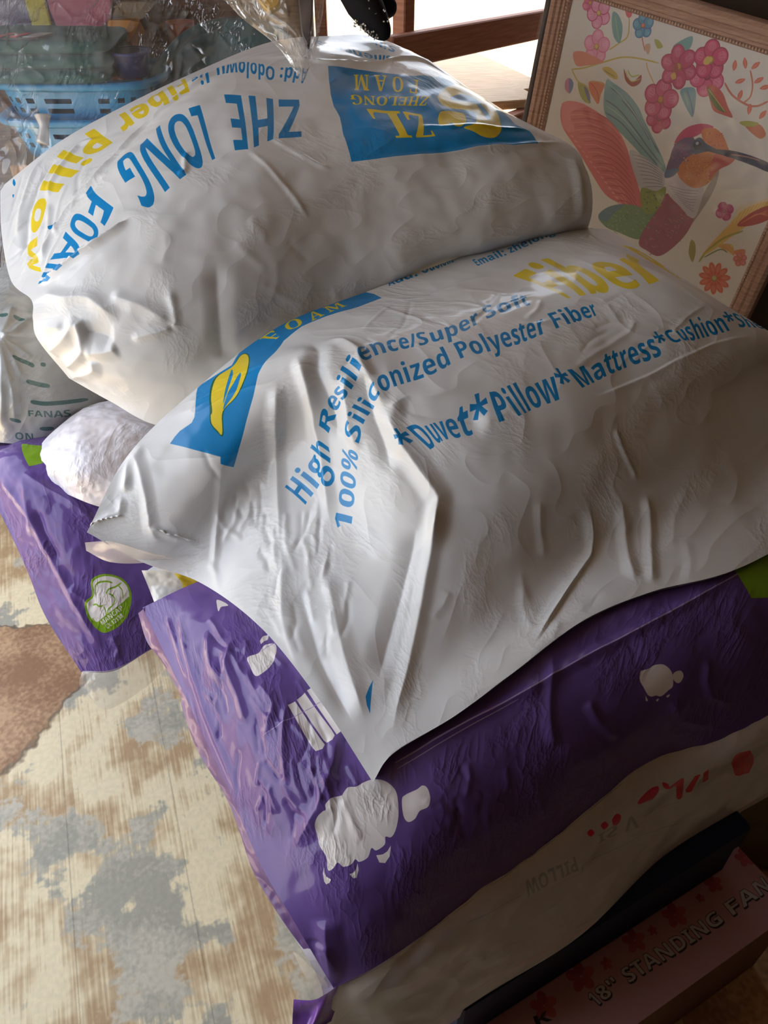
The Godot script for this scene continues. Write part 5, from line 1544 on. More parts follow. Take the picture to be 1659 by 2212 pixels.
	line(c, Color8(130,78,98), 3.18, [6449,4830,6525,4828])
	line(c, Color8(122,104,119), 3.18, [6278,4639,6355,4636])
	line(c, Color8(181,120,119), 3.18, [6173,5020,6250,5017])
	line(c, Color8(122,104,119), 3.18, [6259,4972,6335,4969])
	line(c, Color8(172,108,124), 3.18, [6065,4637,6142,4634])
	line(c, Color8(130,78,98), 3.18, [6065,4656,6143,4653])
	line(c, Color8(172,108,124), 3.18, [5791,4163,5870,4161])
	line(c, Color8(130,78,98), 3.18, [6028,4487,6106,4485])
	line(c, Color8(122,104,119), 3.18, [6693,5247,6768,5244])
	line(c, Color8(130,78,98), 3.18, [6040,4571,6118,4569])
	line(c, Color8(181,120,119), 3.18, [6031,4078,6110,4077])
	line(c, Color8(172,108,124), 3.18, [6754,5496,6828,5493])
	line(c, Color8(181,120,119), 3.18, [6531,5217,6606,5214])
	line(c, Color8(172,108,124), 3.18, [6631,5061,6707,5059])
	line(c, Color8(172,108,124), 3.18, [6852,5216,6927,5213])
	line(c, Color8(181,120,119), 3.18, [6514,4740,6590,4738])
	line(c, Color8(130,78,98), 3.18, [6490,5624,6564,5620])
	line(c, Color8(130,78,98), 3.18, [5832,4296,5911,4294])
	line(c, Color8(172,108,124), 3.18, [6489,4836,6565,4833])
	line(c, Color8(172,108,124), 3.18, [5723,4334,5803,4332])
	line(c, Color8(130,78,98), 3.18, [6655,5655,6729,5652])
	line(c, Color8(181,120,119), 3.18, [5990,4291,6069,4289])
	line(c, Color8(122,104,119), 3.18, [6502,5314,6577,5311])
	line(c, Color8(181,120,119), 3.18, [5914,3915,5993,3913])
	line(c, Color8(122,104,119), 3.18, [6210,5060,6286,5057])
	line(c, Color8(122,104,119), 3.18, [6025,4582,6102,4580])
	line(c, Color8(122,104,119), 3.18, [6696,5281,6770,5278])
	line(c, Color8(130,78,98), 3.18, [6796,5532,6870,5528])
	line(c, Color8(181,120,119), 3.18, [5929,4753,6007,4751])
	line(c, Color8(181,120,119), 3.18, [6471,4938,6546,4936])
	line(c, Color8(172,108,124), 3.18, [5925,4486,6004,4483])
	line(c, Color8(130,78,98), 3.18, [6530,5283,6604,5280])
	line(c, Color8(181,120,119), 3.18, [6557,5566,6631,5562])
	line(c, Color8(172,108,124), 3.18, [5738,4312,5817,4310])
	line(c, Color8(181,120,119), 3.18, [6030,4723,6108,4720])
	line(c, Color8(172,108,124), 3.18, [6143,4483,6220,4480])
	line(c, Color8(172,108,124), 3.18, [6670,4906,6746,4904])
	line(c, Color8(181,120,119), 3.18, [6651,5131,6726,5128])
	line(c, Color8(181,120,119), 3.18, [5727,4261,5806,4259])
	line(c, Color8(172,108,124), 3.18, [6716,5344,6790,5341])
	line(c, Color8(172,108,124), 3.18, [6876,5405,6950,5402])
	line(c, Color8(122,104,119), 3.18, [6491,4846,6567,4843])
	line(c, Color8(122,104,119), 3.18, [5716,4452,5795,4450])
	line(c, Color8(122,104,119), 3.18, [6336,5076,6412,5073])
	line(c, Color8(172,108,124), 3.18, [6670,5076,6745,5073])
	line(c, Color8(181,120,119), 3.18, [5878,4492,5956,4490])
	line(c, Color8(88,112,119), 3.18, [5428,5632,5497,5618])
	line(c, Color8(88,112,119), 3.18, [5528,5570,5597,5556])
	line(c, Color8(105,120,77), 3.18, [5660,5336,5729,5321])
	line(c, Color8(88,112,119), 3.18, [5679,5712,5748,5698])
	line(c, Color8(105,120,77), 3.18, [5176,5638,5245,5623])
	line(c, Color8(164,167,94), 3.18, [5359,5369,5429,5354])
	line(c, Color8(105,120,77), 3.18, [5708,5570,5776,5555])
	line(c, Color8(164,167,94), 3.18, [5776,5443,5845,5428])
	line(c, Color8(88,112,119), 3.18, [5339,5211,5409,5196])
	line(c, Color8(164,167,94), 3.18, [5394,5543,5463,5529])
	line(c, Color8(88,112,119), 3.18, [5553,5547,5623,5533])
	line(c, Color8(164,167,94), 3.18, [5662,5441,5732,5427])
	line(c, Color8(88,112,119), 3.18, [5235,5508,5305,5493])
	line(c, Color8(164,167,94), 3.18, [5559,5329,5629,5315])
	line(c, Color8(105,120,77), 3.18, [5273,5349,5343,5335])
	line(c, Color8(88,112,119), 3.18, [5273,5379,5343,5365])
	line(c, Color8(88,112,119), 3.18, [5247,5663,5317,5648])
	line(c, Color8(88,112,119), 3.18, [5141,5427,5211,5412])
	line(c, Color8(105,120,77), 3.18, [5133,5618,5203,5603])
	line(c, Color8(88,112,119), 3.18, [5455,5621,5524,5607])
	line(c, Color8(105,120,77), 3.18, [5359,5396,5429,5381])
	line(c, Color8(88,112,119), 3.18, [5670,5347,5739,5332])
	blob(c, Color8(186,179,188), [5634,6196,5983,6464,6406,6209,7002,6301,7122,5957,7079,5466,6459,5623,5904,5825])
	line(c, Color8(147,139,161), 2.12, [5849,6003,6367,6049,6923,6173])
	line(c, Color8(147,139,161), 2.12, [5956,5957,6456,5990,6932,6099])
	line(c, Color8(147,139,161), 2.12, [6063,5911,6545,5932,6940,6025])
	line(c, Color8(147,139,161), 2.12, [6170,5866,6634,5873,6949,5951])
	line(c, Color8(147,139,161), 2.12, [6277,5820,6724,5814,6958,5877])
	line(c, Color8(147,139,161), 2.12, [6384,5775,6813,5754,6967,5802])
	line(c, Color8(147,139,161), 2.12, [6491,5729,6902,5695,6975,5727])
	line(c, Color8(147,139,161), 2.12, [6598,5683,6992,5636,6984,5651])
	blob(c, Color8(109,91,119), [5598,6334,5579,6682,5596,7011,5767,7255,6121,7347,6313,7083,6218,6817,6017,6515,5810,6331])
	blob(c, Color8(185,74,107), [5579,7046,5630,7298,5852,7541,6267,7719,6647,7732,6367,7527,6121,7347,5827,7250])
	blob(c, Color8(193,112,73), [6316,7571,6683,7714,7032,7622,7301,7426,7369,7321,6860,7222,6531,7318])
	blob(c, Color8(185,116,77), [5974,6482,6149,6838,6539,7085,7091,7206,7599,7178,7298,6816,7114,6417,6708,6193,6196,6274])
	blob(c, Color8(177,87,82), [7048,7183,7618,7241,7598,7079,7250,6803,7107,6538,6990,6870])
	line(c, Color8(164,99,69), 3.71, [6785,6667,6837,6666])
	line(c, Color8(198,129,82), 3.71, [6336,6686,6389,6684])
	line(c, Color8(198,129,82), 3.71, [6067,6723,6121,6721])
	line(c, Color8(164,99,69), 3.71, [6873,6919,6925,6918])
	line(c, Color8(198,129,82), 3.71, [6808,6975,6859,6973])
	line(c, Color8(210,146,86), 3.71, [6840,6427,6892,6426])
	line(c, Color8(210,146,86), 3.71, [6564,6868,6616,6866])
	line(c, Color8(210,146,86), 3.71, [6608,6755,6661,6754])
	line(c, Color8(198,129,82), 3.71, [6688,6958,6740,6956])
	line(c, Color8(198,129,82), 3.71, [6188,6742,6241,6740])
	line(c, Color8(164,99,69), 3.71, [6179,6555,6233,6554])
	line(c, Color8(164,99,69), 3.71, [6326,6599,6379,6597])
	line(c, Color8(210,146,86), 3.71, [6712,6535,6764,6534])
	line(c, Color8(164,99,69), 3.71, [6922,6878,6974,6877])
	line(c, Color8(198,129,82), 3.71, [6132,6622,6186,6620])
	line(c, Color8(210,146,86), 3.71, [7044,6574,7096,6573])
	line(c, Color8(164,99,69), 3.71, [6373,6485,6427,6484])
	line(c, Color8(210,146,86), 3.71, [6759,6986,6811,6984])
	line(c, Color8(210,146,86), 3.71, [7067,6513,7119,6512])
	line(c, Color8(210,146,86), 3.71, [6441,6355,6495,6354])
	line(c, Color8(210,146,86), 3.71, [6949,7051,7000,7050])
	line(c, Color8(198,129,82), 3.71, [7049,6774,7101,6773])
	line(c, Color8(198,129,82), 3.71, [6430,6859,6483,6858])
	line(c, Color8(210,146,86), 3.71, [6369,6796,6421,6795])
	line(c, Color8(198,129,82), 3.71, [6637,6639,6690,6638])
	line(c, Color8(210,146,86), 3.71, [6093,6738,6147,6736])
	line(c, Color8(198,129,82), 3.71, [7113,6521,7165,6519])
	line(c, Color8(164,99,69), 3.71, [6401,6701,6454,6700])
	line(c, Color8(198,129,82), 3.71, [6283,6517,6336,6515])
	line(c, Color8(210,146,86), 3.71, [6630,6928,6682,6926])
	line(c, Color8(198,129,82), 3.71, [6356,6424,6410,6423])
	line(c, Color8(198,129,82), 3.71, [6826,6555,6878,6554])
	line(c, Color8(198,129,82), 3.71, [6550,6485,6603,6484])
	line(c, Color8(198,129,82), 3.71, [6470,6649,6523,6647])
	line(c, Color8(198,129,82), 3.71, [6701,6391,6753,6390])
	line(c, Color8(198,129,82), 3.71, [6561,6936,6613,6934])
	line(c, Color8(198,129,82), 3.71, [6597,6844,6649,6843])
	line(c, Color8(198,129,82), 3.71, [6851,6592,6903,6591])
	line(c, Color8(164,99,69), 3.71, [6522,6739,6574,6738])
	line(c, Color8(164,99,69), 3.71, [6412,6321,6465,6320])
	line(c, Color8(198,129,82), 3.71, [6818,6700,6870,6699])
	line(c, Color8(198,129,82), 3.71, [6378,6677,6431,6676])
	line(c, Color8(210,146,86), 3.71, [6183,6788,6236,6787])
	line(c, Color8(210,146,86), 3.71, [6848,6833,6900,6832])
	line(c, Color8(164,99,69), 3.71, [6193,6792,6246,6790])
	line(c, Color8(210,146,86), 3.71, [6029,6802,6082,6800])
	line(c, Color8(210,146,86), 3.71, [7020,6666,7072,6665])
	line(c, Color8(198,129,82), 3.71, [6278,6724,6331,6723])
	line(c, Color8(164,99,69), 3.71, [6441,6772,6494,6770])
	line(c, Color8(198,129,82), 3.71, [7018,6818,7070,6817])
	line(c, Color8(210,146,86), 3.71, [6296,6393,6350,6391])
	line(c, Color8(164,99,69), 3.71, [6285,6628,6338,6626])
	line(c, Color8(198,129,82), 3.71, [7061,6829,7112,6827])
	line(c, Color8(164,99,69), 3.71, [6098,6688,6152,6687])
	line(c, Color8(198,129,82), 3.71, [6422,6701,6475,6700])
	line(c, Color8(210,146,86), 3.71, [6218,6646,6271,6644])
	line(c, Color8(164,99,69), 3.71, [6880,6694,6932,6692])
	line(c, Color8(198,129,82), 3.71, [6492,6583,6545,6582])
	line(c, Color8(210,146,86), 3.71, [6803,6782,6855,6780])
	line(c, Color8(210,146,86), 3.71, [6571,6636,6624,6634])
	line(c, Color8(210,146,86), 3.71, [6112,6767,6165,6765])
	line(c, Color8(164,99,69), 3.71, [6637,6524,6690,6522])
	line(c, Color8(164,99,69), 3.71, [6485,6522,6538,6521])
	line(c, Color8(164,99,69), 3.71, [7052,6648,7104,6647])
	line(c, Color8(210,146,86), 3.71, [7108,6510,7159,6508])
	line(c, Color8(198,129,82), 3.71, [6796,6754,6848,6752])
	line(c, Color8(198,129,82), 3.71, [6413,6773,6466,6771])
	line(c, Color8(210,146,86), 3.71, [6270,6610,6323,6609])
	line(c, Color8(198,129,82), 3.71, [6330,6866,6382,6865])
	line(c, Color8(198,129,82), 3.71, [6962,6649,7013,6648])
	line(c, Color8(198,129,82), 3.71, [6304,6589,6357,6587])
	line(c, Color8(164,99,69), 3.71, [6453,6665,6506,6664])
	line(c, Color8(164,99,69), 3.71, [6689,6583,6742,6581])
	line(c, Color8(198,129,82), 3.71, [6825,7017,6877,7015])
	line(c, Color8(198,129,82), 3.71, [6509,6720,6561,6719])
	line(c, Color8(164,99,69), 3.71, [6767,6890,6819,6888])
	line(c, Color8(198,129,82), 3.71, [6415,6751,6468,6749])
	line(c, Color8(164,99,69), 3.71, [7153,6562,7204,6561])
	line(c, Color8(164,99,69), 3.71, [6953,6581,7005,6580])
	line(c, Color8(164,99,69), 3.71, [7086,6650,7137,6648])
	line(c, Color8(210,129,82), 3.71, [6918,7371,6969,7369])
	line(c, Color8(172,87,77), 3.71, [6962,7438,7013,7436])
	line(c, Color8(198,108,94), 3.71, [6880,7406,6930,7404])
	line(c, Color8(172,87,77), 3.71, [6873,7349,6924,7347])
	line(c, Color8(172,87,77), 3.71, [7119,7406,7170,7404])
	line(c, Color8(210,129,82), 3.71, [6494,7559,6545,7557])
	line(c, Color8(172,87,77), 3.71, [6892,7606,6942,7604])
	line(c, Color8(172,87,77), 3.71, [7002,7482,7052,7480])
	line(c, Color8(210,129,82), 3.71, [6992,7446,7043,7444])
	line(c, Color8(198,108,94), 3.71, [6796,7374,6847,7372])
	line(c, Color8(198,108,94), 3.71, [6638,7424,6689,7422])
	line(c, Color8(210,129,82), 3.71, [6556,7351,6608,7349])
	line(c, Color8(198,108,94), 3.71, [6676,7294,6727,7292])
	line(c, Color8(210,129,82), 3.71, [6917,7589,6967,7587])
	line(c, Color8(172,87,77), 3.71, [6764,7510,6815,7508])
	line(c, Color8(198,108,94), 3.71, [6849,7441,6900,7439])
	line(c, Color8(198,108,94), 3.71, [7012,7360,7062,7358])
	line(c, Color8(172,87,77), 3.71, [6807,7597,6857,7595])
	line(c, Color8(172,87,77), 3.71, [6581,7561,6632,7559])
	line(c, Color8(172,87,77), 3.71, [6950,7656,7000,7654])
	line(c, Color8(210,129,82), 3.71, [6576,7320,6628,7318])
	line(c, Color8(210,129,82), 3.71, [6768,7489,6819,7487])
	line(c, Color8(198,108,94), 3.71, [7092,7439,7143,7437])
	line(c, Color8(198,108,94), 3.71, [7067,7401,7118,7399])
	line(c, Color8(198,108,94), 3.71, [7018,7534,7069,7531])
	line(c, Color8(198,108,94), 3.71, [6805,7341,6856,7339])
	line(c, Color8(210,129,82), 3.71, [6504,7509,6555,7507])
	line(c, Color8(198,108,94), 3.71, [6874,7464,6925,7462])
	line(c, Color8(198,108,94), 3.71, [6767,7469,6818,7467])
	line(c, Color8(172,87,77), 3.71, [6814,7330,6865,7328])
	line(c, Color8(172,87,77), 3.71, [6576,7578,6627,7576])
	line(c, Color8(198,108,94), 3.71, [6874,7537,6925,7535])
	line(c, Color8(210,129,82), 3.71, [6741,7284,6792,7282])
	line(c, Color8(210,129,82), 3.71, [6640,7312,6691,7310])
	line(c, Color8(198,108,94), 3.71, [6886,7519,6936,7517])
	line(c, Color8(210,129,82), 3.71, [6523,7500,6574,7498])
	line(c, Color8(198,108,94), 3.71, [6757,7601,6807,7599])
	line(c, Color8(210,129,82), 3.71, [6509,7452,6561,7449])
	line(c, Color8(198,108,94), 3.71, [6826,7400,6877,7398])
	line(c, Color8(210,129,82), 3.71, [6773,7530,6823,7528])
	line(c, Color8(172,87,77), 3.71, [6896,7595,6946,7593])
	line(c, Color8(172,87,77), 3.71, [6802,7541,6852,7539])
	line(c, Color8(198,108,94), 3.71, [6487,7412,6538,7410])
	line(c, Color8(198,108,94), 3.71, [7012,7426,7062,7424])
	line(c, Color8(198,108,94), 3.71, [6989,7563,7039,7561])
	line(c, Color8(172,87,77), 3.71, [6997,7381,7047,7379])
	line(c, Color8(210,129,82), 3.71, [7004,7631,7054,7629])
	line(c, Color8(210,129,82), 3.71, [6617,7580,6668,7577])
	line(c, Color8(198,108,94), 3.71, [6618,7395,6669,7393])
	line(c, Color8(172,87,77), 3.71, [6708,7392,6759,7390])
	line(c, Color8(156,87,119), 3.18, [5894,6924,5948,6922])
	line(c, Color8(156,87,119), 3.18, [5800,6947,5853,6946])
	line(c, Color8(88,87,119), 3.18, [5922,7100,5975,7098])
	line(c, Color8(130,99,136), 3.18, [5806,6982,5859,6980])
	line(c, Color8(88,87,119), 3.18, [5932,7018,5985,7016])
	line(c, Color8(156,87,119), 3.18, [6181,6765,6235,6763])
	line(c, Color8(88,87,119), 3.18, [5994,6821,6047,6820])
	line(c, Color8(156,87,119), 3.18, [5602,6872,5656,6870])
	line(c, Color8(130,99,136), 3.18, [5595,6905,5649,6903])
	line(c, Color8(130,99,136), 3.18, [5672,6825,5726,6824])
	line(c, Color8(130,99,136), 3.18, [5961,6916,6014,6915])
	line(c, Color8(88,87,119), 3.18, [5789,6800,5843,6798])
	line(c, Color8(156,87,119), 3.18, [5818,7018,5871,7016])
	line(c, Color8(88,87,119), 3.18, [5919,6992,5972,6991])
	line(c, Color8(156,87,119), 3.18, [5709,6981,5762,6980])
	line(c, Color8(130,99,136), 3.18, [5637,6735,5691,6734])
	line(c, Color8(156,87,119), 3.18, [6033,6902,6086,6901])
	line(c, Color8(88,87,119), 3.18, [5949,7128,6002,7126])
	line(c, Color8(130,99,136), 3.18, [5826,6745,5879,6743])
	line(c, Color8(156,87,119), 3.18, [5558,7016,5612,7014])
	line(c, Color8(130,99,136), 3.18, [5873,6737,5927,6736])
	line(c, Color8(156,87,119), 3.18, [5751,6915,5804,6914])
	line(c, Color8(130,99,136), 3.18, [5645,6706,5699,6704])
	line(c, Color8(130,99,136), 3.18, [5953,6667,6006,6666])
	line(c, Color8(88,87,119), 3.18, [6080,6732,6133,6731])
	line(c, Color8(156,87,119), 3.18, [5854,6943,5907,6941])
	line(c, Color8(130,99,136), 3.18, [5695,6705,5749,6704])
	line(c, Color8(156,87,119), 3.18, [5842,6672,5896,6671])
	line(c, Color8(156,87,119), 3.18, [5926,7108,5979,7107])
	line(c, Color8(156,87,119), 3.18, [5995,6888,6048,6886])
	line(c, Color8(130,99,136), 3.18, [6011,6861,6065,6859])
	line(c, Color8(88,87,119), 3.18, [6029,7164,6082,7162])
	line(c, Color8(130,99,136), 3.18, [5664,6989,5718,6987])
	line(c, Color8(88,87,119), 3.18, [5731,6639,5785,6637])
	line(c, Color8(130,99,136), 3.18, [5986,6710,6040,6708])
	line(c, Color8(156,87,119), 3.18, [5890,7005,5943,7003])
	line(c, Color8(88,87,119), 3.18, [6173,6770,6226,6768])
	line(c, Color8(88,87,119), 3.18, [5577,7035,5631,7034])
	line(c, Color8(88,87,119), 3.18, [5674,6946,5728,6944])
	line(c, Color8(88,87,119), 3.18, [5637,6766,5691,6764])
	line(c, Color8(130,99,136), 3.18, [6080,6909,6133,6908])
	line(c, Color8(156,87,119), 3.18, [5822,7063,5875,7062])
	line(c, Color8(130,99,136), 3.18, [5822,6676,5876,6674])
	line(c, Color8(88,87,119), 3.18, [6118,6980,6170,6979])
	line(c, Color8(130,99,136), 3.18, [5866,6907,5919,6906])
	line(c, Color8(130,99,136), 3.18, [5958,6918,6011,6917])
	line(c, Color8(88,87,119), 3.18, [5711,6913,5765,6911])
	line(c, Color8(156,87,119), 3.18, [5875,7091,5928,7089])
	line(c, Color8(156,87,119), 3.18, [5907,6821,5960,6819])
	line(c, Color8(156,87,119), 3.18, [5934,6999,5987,6997])
	blob(c, Color8(97,112,140), [5580,6308,5809,6456,6026,6497,5899,6272,5652,6159])
	blob(c, Color8(80,91,115), [6187,7049,6165,7261,6349,7399,6599,7317,7006,7262,6638,7111,6366,6978])
	blob(c, Color8(55,57,69), [6199,7171,6281,7311,6475,7264,6464,7143,6338,7090])
	blob(c, Color8(156,167,182), [6258,7246,6320,7290,6370,7248,6309,7201])
	blob(c, Color8(73,78,96), [6611,7163,7341,7352,8055,7419,8745,7399,8850,7218,8272,7221,7528,7209])
	line(c, Color8(168,120,119), 3.71, [7487,7283,7982,7360,8438,7390])
	flower(c, 7988, 4051, 0.0300, Color8(168,66,115), Color8(189,87,136), Color8(147,57,98), 4, 0.78)
	blob(c, Color8(210,171,98), [9210,6596,8578,6196,8301,5684,7993,5074,7837,4631,8213,4991,8614,5526,9016,6000,9350,6355])
	line(c, Color8(223,188,128), 2.65, [8321,5647,8354,6000,8425,6273])
	line(c, Color8(223,188,128), 2.65, [8416,5743,8455,6078,8525,6329])
	line(c, Color8(223,188,128), 2.65, [8510,5838,8556,6156,8625,6384])
	line(c, Color8(223,188,128), 2.65, [8603,5931,8656,6233,8724,6439])
	line(c, Color8(223,188,128), 2.65, [8696,6024,8754,6309,8823,6494])
	line(c, Color8(223,188,128), 2.65, [8787,6116,8852,6385,8920,6548])
	line(c, Color8(223,188,128), 2.65, [8877,6207,8949,6459,9017,6602])
	line(c, Color8(223,188,128), 2.65, [8967,6297,9045,6534,9113,6655])
	line(c, Color8(223,188,128), 2.65, [9055,6386,9141,6607,9209,6708])
	blob(c, Color8(172,78,73), [8551,5744,8813,6166,9270,6493,9431,6217,9020,5896])
	line(c, Color8(210,129,94), 2.12, [8626,5811,8910,6092,9298,6400])
	line(c, Color8(210,129,94), 2.12, [8680,5863,8944,6128,9326,6352])
	line(c, Color8(210,129,94), 2.12, [8735,5914,8978,6164,9354,6303])
	line(c, Color8(210,129,94), 2.12, [8789,5965,9012,6199,9382,6255])
	line(c, Color8(156,154,77), 6.89, [7816,4436,7953,4810,8288,5286,8811,5678])
	line(c, Color8(189,175,94), 4.24, [7862,4640,8182,5048,8612,5217,8791,5100])
	line(c, Color8(122,129,77), 4.24, [7934,4618,8332,4986,8618,4995])
	blob(c, Color8(202,154,94), [8242,5046,8505,5203,8771,5137,8853,4986,8598,5033])
	blob(c, Color8(198,129,94), [8791,5100,9104,5252,9182,5011,8949,5020])
	blob(c, Color8(147,137,77), [7357,4557,7276,4900,7445,4866,7591,4638,7609,4363])
	flower(c, 8542, 5799, 0.0545, Color8(193,91,69), Color8(210,125,86), Color8(181,167,103), 11, 0.1)
	flower(c, 9097, 5041, 0.0233, Color8(189,104,103), Color8(210,129,94), Color8(189,129,77), 5, 0.4)
	var o := Vector3(0.4456, 1.2764, -2.3579)
	var x := Vector3(0.7103, -0.1338, 0.6911)
	var y := Vector3(-0.0756, -0.9906, -0.1142)   # down the picture
	var n := Vector3(-0.6998, -0.0288, 0.7137)   # out of it
	var pic := thing("framed_picture", "framed picture of an embroidered hummingbird among flowers, wrapped in clear film", "picture", o + y * 0.95)
	var art := mat(Color.WHITE, 0.55, 0.4)
	art.albedo_texture = c.texture()
	var st := start()
	var w := 0.76
	var h := 0.95
	quad(st, o + y * h, o, o + x * w, o + x * w + y * h)
	part("print", finish(st), art, pic)
	part("backing", box_mesh(o + x * w * 0.5 + y * h * 0.5 - n * 0.012, x * w * 0.5, -y * h * 0.5, n * 0.010), mat(Color8(70, 60, 56), 0.8), pic)
	# moulding: one mitred length a side, stepped in ridges
	var pale := wood(Color8(150, 112, 92), Color8(186, 148, 126), 15, 3.0)
	var steps := [[-0.012, -0.022], [-0.012, 0.012], [-0.004, 0.020], [0.006, 0.021], [0.010, 0.015], [0.016, 0.019], [0.022, 0.019], [0.025, 0.013], [0.031, 0.013], [0.034, 0.008], [0.040, 0.008], [0.044, 0.002]]
	var corner := [o, o + x * w, o + x * w + y * h, o + y * h]
	var along := [x, y, -x, -y]
	var inward := [y, -x, -y, x]
	for k in 4:
		var m := start()
		var a: Vector3 = corner[k]
		var b: Vector3 = corner[(k + 1) % 4]
		var d: Vector3 = along[k]
		var e: Vector3 = inward[k]
		for i in steps.size() - 1:
			var s0: Array = steps[i]
			var s1: Array = steps[i + 1]
			var p0: Vector3 = a + (d + e) * s0[0] + n * s0[1]
			var p1: Vector3 = a + (d + e) * s1[0] + n * s1[1]
			var q0: Vector3 = b + (e - d) * s0[0] + n * s0[1]
			var q1: Vector3 = b + (e - d) * s1[0] + n * s1[1]
			quad(m, p0, q0, q1, p1)
		part("moulding", finish(m), pale, pic)
	var edge := mat(Color8(60, 52, 50), 0.7)
	part("outer_edge", box_mesh(o - x * 0.020 + y * h * 0.5 - n * 0.006, x * 0.006, -y * (h * 0.5 + 0.02), n * 0.022, 0.002), edge, pic)
	# the beaded inner edge
	var bead := SphereMesh.new()
	bead.radius = 0.0034
	bead.height = 0.0068
	bead.radial_segments = 10
	bead.rings = 6
	var at: Array[Vector3] = []
	for i in range(int(w / 0.0078)):
		at.append(o + x * (0.0078 * i + 0.01) + y * 0.037 + n * 0.010)
		at.append(o + x * (0.0078 * i + 0.01) + y * (h - 0.037) + n * 0.010)
	for i in range(int(h / 0.0078)):
		at.append(o + y * (0.0078 * i + 0.01) + x * 0.037 + n * 0.010)
		at.append(o + y * (0.0078 * i + 0.01) + x * (w - 0.037) + n * 0.010)
	var mm := MultiMesh.new()
	mm.transform_format = MultiMesh.TRANSFORM_3D
	mm.mesh = bead
	mm.instance_count = at.size()
	for i in at.size(): mm.set_instance_transform(i, Transform3D(Basis.IDENTITY, at[i] - pic.position))
	var beads := MultiMeshInstance3D.new()
	beads.name = "bead_row"
	beads.multimesh = mm
	beads.material_override = mat(Color8(190, 156, 134), 0.5)
	pic.add_child(beads, true)
	tag(beads, "", "", "", "stuff")
	part("clear_wrap", sheet([5,5,[337,317,-2461,475,290,-2319,621,264,-2185,759,237,-2042,905,210,-1908,352,562,-2429,498,536,-2295,636,509,-2152,782,482,-2018,920,455,-1876,375,808,-2405,512,781,-2262,659,754,-2128,797,727,-1986,943,701,-1852,389,1053,-2372,535,1026,-2238,673,999,-2096,819,973,-1962,957,946,-1819,412,1298,-2348,550,1271,-2206,696,1245,-2072,834,1218,-1929,980,1191,-1795]], 120, 140, [[4, 10, 0, [462,996,441,958,438,922]], [4, 10, 0, [502,1004,500,969,481,899]]], 0.003, 0.15, 17, clear_film(Color8(230, 222, 214), 0.05, film_relief(512, 0.8, 0.95, 95, 1.0, 0.2, 0.0, 1.0, 0.3), 0.08, 0.2), 0.0), null, pic)
	var prop := thing("carton", "brown carton hidden behind the pile, carrying the framed picture", "carton", Vector3(0.72, 0, -2.1))
	part("body", box_mesh(o + x * 0.38 + y * 0.975 + Vector3(0, -0.5 * (o + y * 0.95).y + 0.0, 0) + x * 0.0, x * 0.34, Vector3(0, 0.115, 0), n * 0.06), mat(Color8(150, 116, 84), 0.85, 0.2), prop)
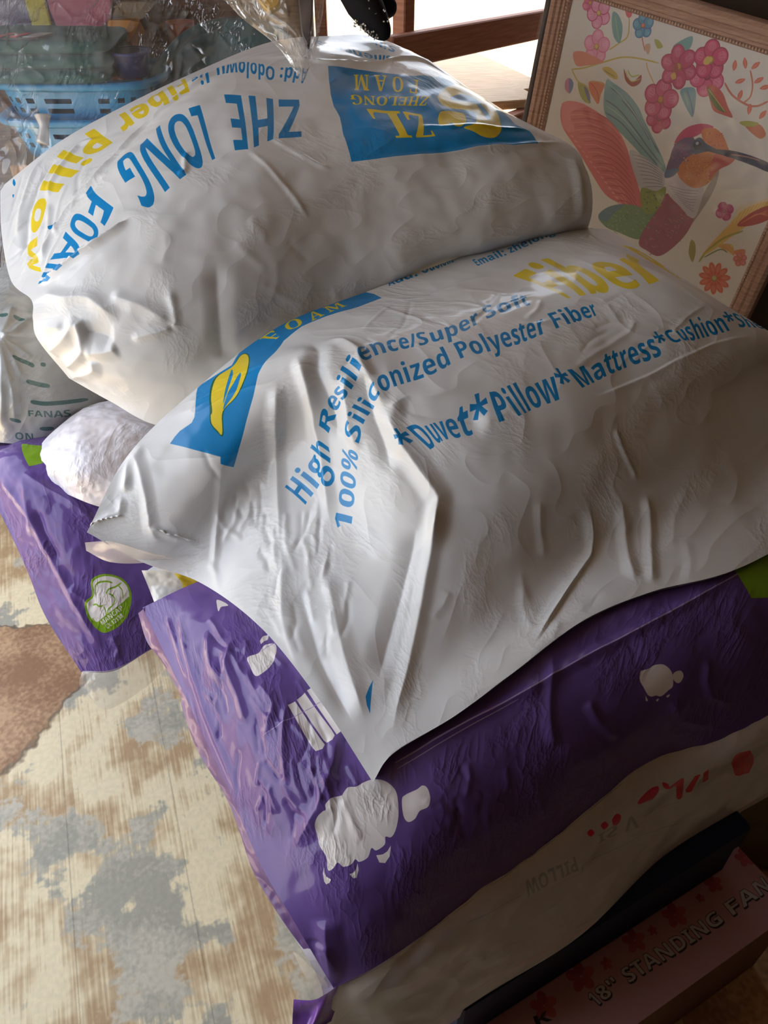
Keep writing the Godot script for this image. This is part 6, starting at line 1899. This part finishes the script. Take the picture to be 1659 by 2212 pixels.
func build_hanging() -> void:
	var bagh := thing("hanging_clear_bag", "pointed clear plastic bag hanging over the top foam bag, gold glitter piece inside", "plastic bag", Vector3(-0.1552, 1.1655, -1.6709))
	var f := clear_film(Color8(232, 222, 204), 0.13, film_relief(512, 0.2, 0.35, 97, 5.0, 3.0, 0.8, 1.45, -0.4), 0.08)
	part("film", bag([3,5,[-160,1167,-1679,-155,1166,-1671,-150,1168,-1680,-204,1216,-1720,-160,1215,-1680,-126,1223,-1713,-284,1267,-1763,-188,1277,-1712,-110,1293,-1758,-335,1331,-1816,-204,1343,-1761,-102,1353,-1809,-273,1459,-1924,-207,1467,-1891,-148,1466,-1904]], 60, 100, [], Vector3(0, 0, -0.05), 0.006, 0.05, 97, f, f), null, bagh)
	part("gold_piece", prism([Vector3(-0.2467, 1.3050, -1.7814), Vector3(-0.1836, 1.3050, -1.7814), Vector3(-0.1976, 1.2701, -1.7521), Vector3(-0.2187, 1.2620, -1.7454), Vector3(-0.2380, 1.2795, -1.7600)], 0.012), mat(Color8(190, 150, 44), 0.35), bagh)
	part("dark_strap", prism([Vector3(-0.1661, 1.3251, -1.7983), Vector3(-0.1328, 1.3251, -1.7983), Vector3(-0.1345, 1.2580, -1.7420), Vector3(-0.1416, 1.2096, -1.7014), Vector3(-0.1556, 1.2311, -1.7194)], 0.010), mat(Color8(84, 78, 86), 0.5), bagh)
	part("cord", tube([Vector3(-0.2085, 1.4563, -1.9038), Vector3(-0.2085, 2.0382, -1.9038), Vector3(-0.2085, 2.6100, -1.9038)], [0.003, 0.003, 0.003], 6, 2), mat(Color8(200, 190, 170), 0.8), bagh)
	var black := mat(Color8(30, 29, 31), 0.8, 0.3)
	var bl := thing("black_plush", "black soft goods with two rounded lobes hanging before the bright window", "soft goods", Vector3(0.0106, 1.1834, -1.9797))
	part("lobe", tube([Vector3(-0.1310, 1.3369, -2.1084), Vector3(-0.0784, 1.2904, -2.0694), Vector3(-0.0450, 1.2477, -2.0336), Vector3(-0.0177, 1.2144, -2.0057), Vector3(-0.0015, 1.1974, -1.9914), Vector3(0.0066, 1.1881, -1.9836)], [0.030, 0.040, 0.040, 0.030, 0.020, 0.008], 20), black, bl)
	part("lobe", tube([Vector3(-0.0875, 1.3410, -2.1641), Vector3(-0.0564, 1.2855, -2.1175), Vector3(-0.0202, 1.2498, -2.0876), Vector3(0.0047, 1.2347, -2.0749), Vector3(0.0171, 1.2268, -2.0683), Vector3(0.0233, 1.2228, -2.0650)], [0.030, 0.036, 0.032, 0.025, 0.018, 0.006], 20), black, bl)
	part("cord", tube([Vector3(-0.1108, 1.3407, -2.1117), Vector3(-0.1108, 1.9754, -2.1117), Vector3(-0.1108, 2.6100, -2.1117)], [0.004, 0.003, 0.003], 6, 2), black, bl)
	var rng := RandomNumberGenerator.new()
	rng.seed = 12
	var sp := start()
	var s0 := Vector3(-0.0695, 1.2162, -1.9811)
	var s1 := Vector3(-0.0175, 1.1886, -1.9579)
	for k in 46:
		var p := s0.lerp(s1, rng.randf()) + Vector3(rng.randf_range(-0.004, 0.010), rng.randf_range(-0.003, 0.008), rng.randf_range(-0.006, 0.0))
		if k > 36: p = s0.lerp(s1, rng.randf()) + Vector3(0.03, rng.randf_range(0.02, 0.05), 0.02)
		var a := Vector3(rng.randf_range(-1, 1), rng.randf_range(-1, 1), rng.randf_range(-1, 1)).normalized() * 0.0016
		var b := a.cross(Vector3(0.3, 0.5, 0.8)).normalized() * 0.0016
		block(sp, p, a, b, a.cross(b).normalized() * 0.0004, 0.0001)
	tag(part("sequin", finish(sp), mat(Color8(230, 226, 220), 0.2, 0.9), bl), "", "", "", "stuff")
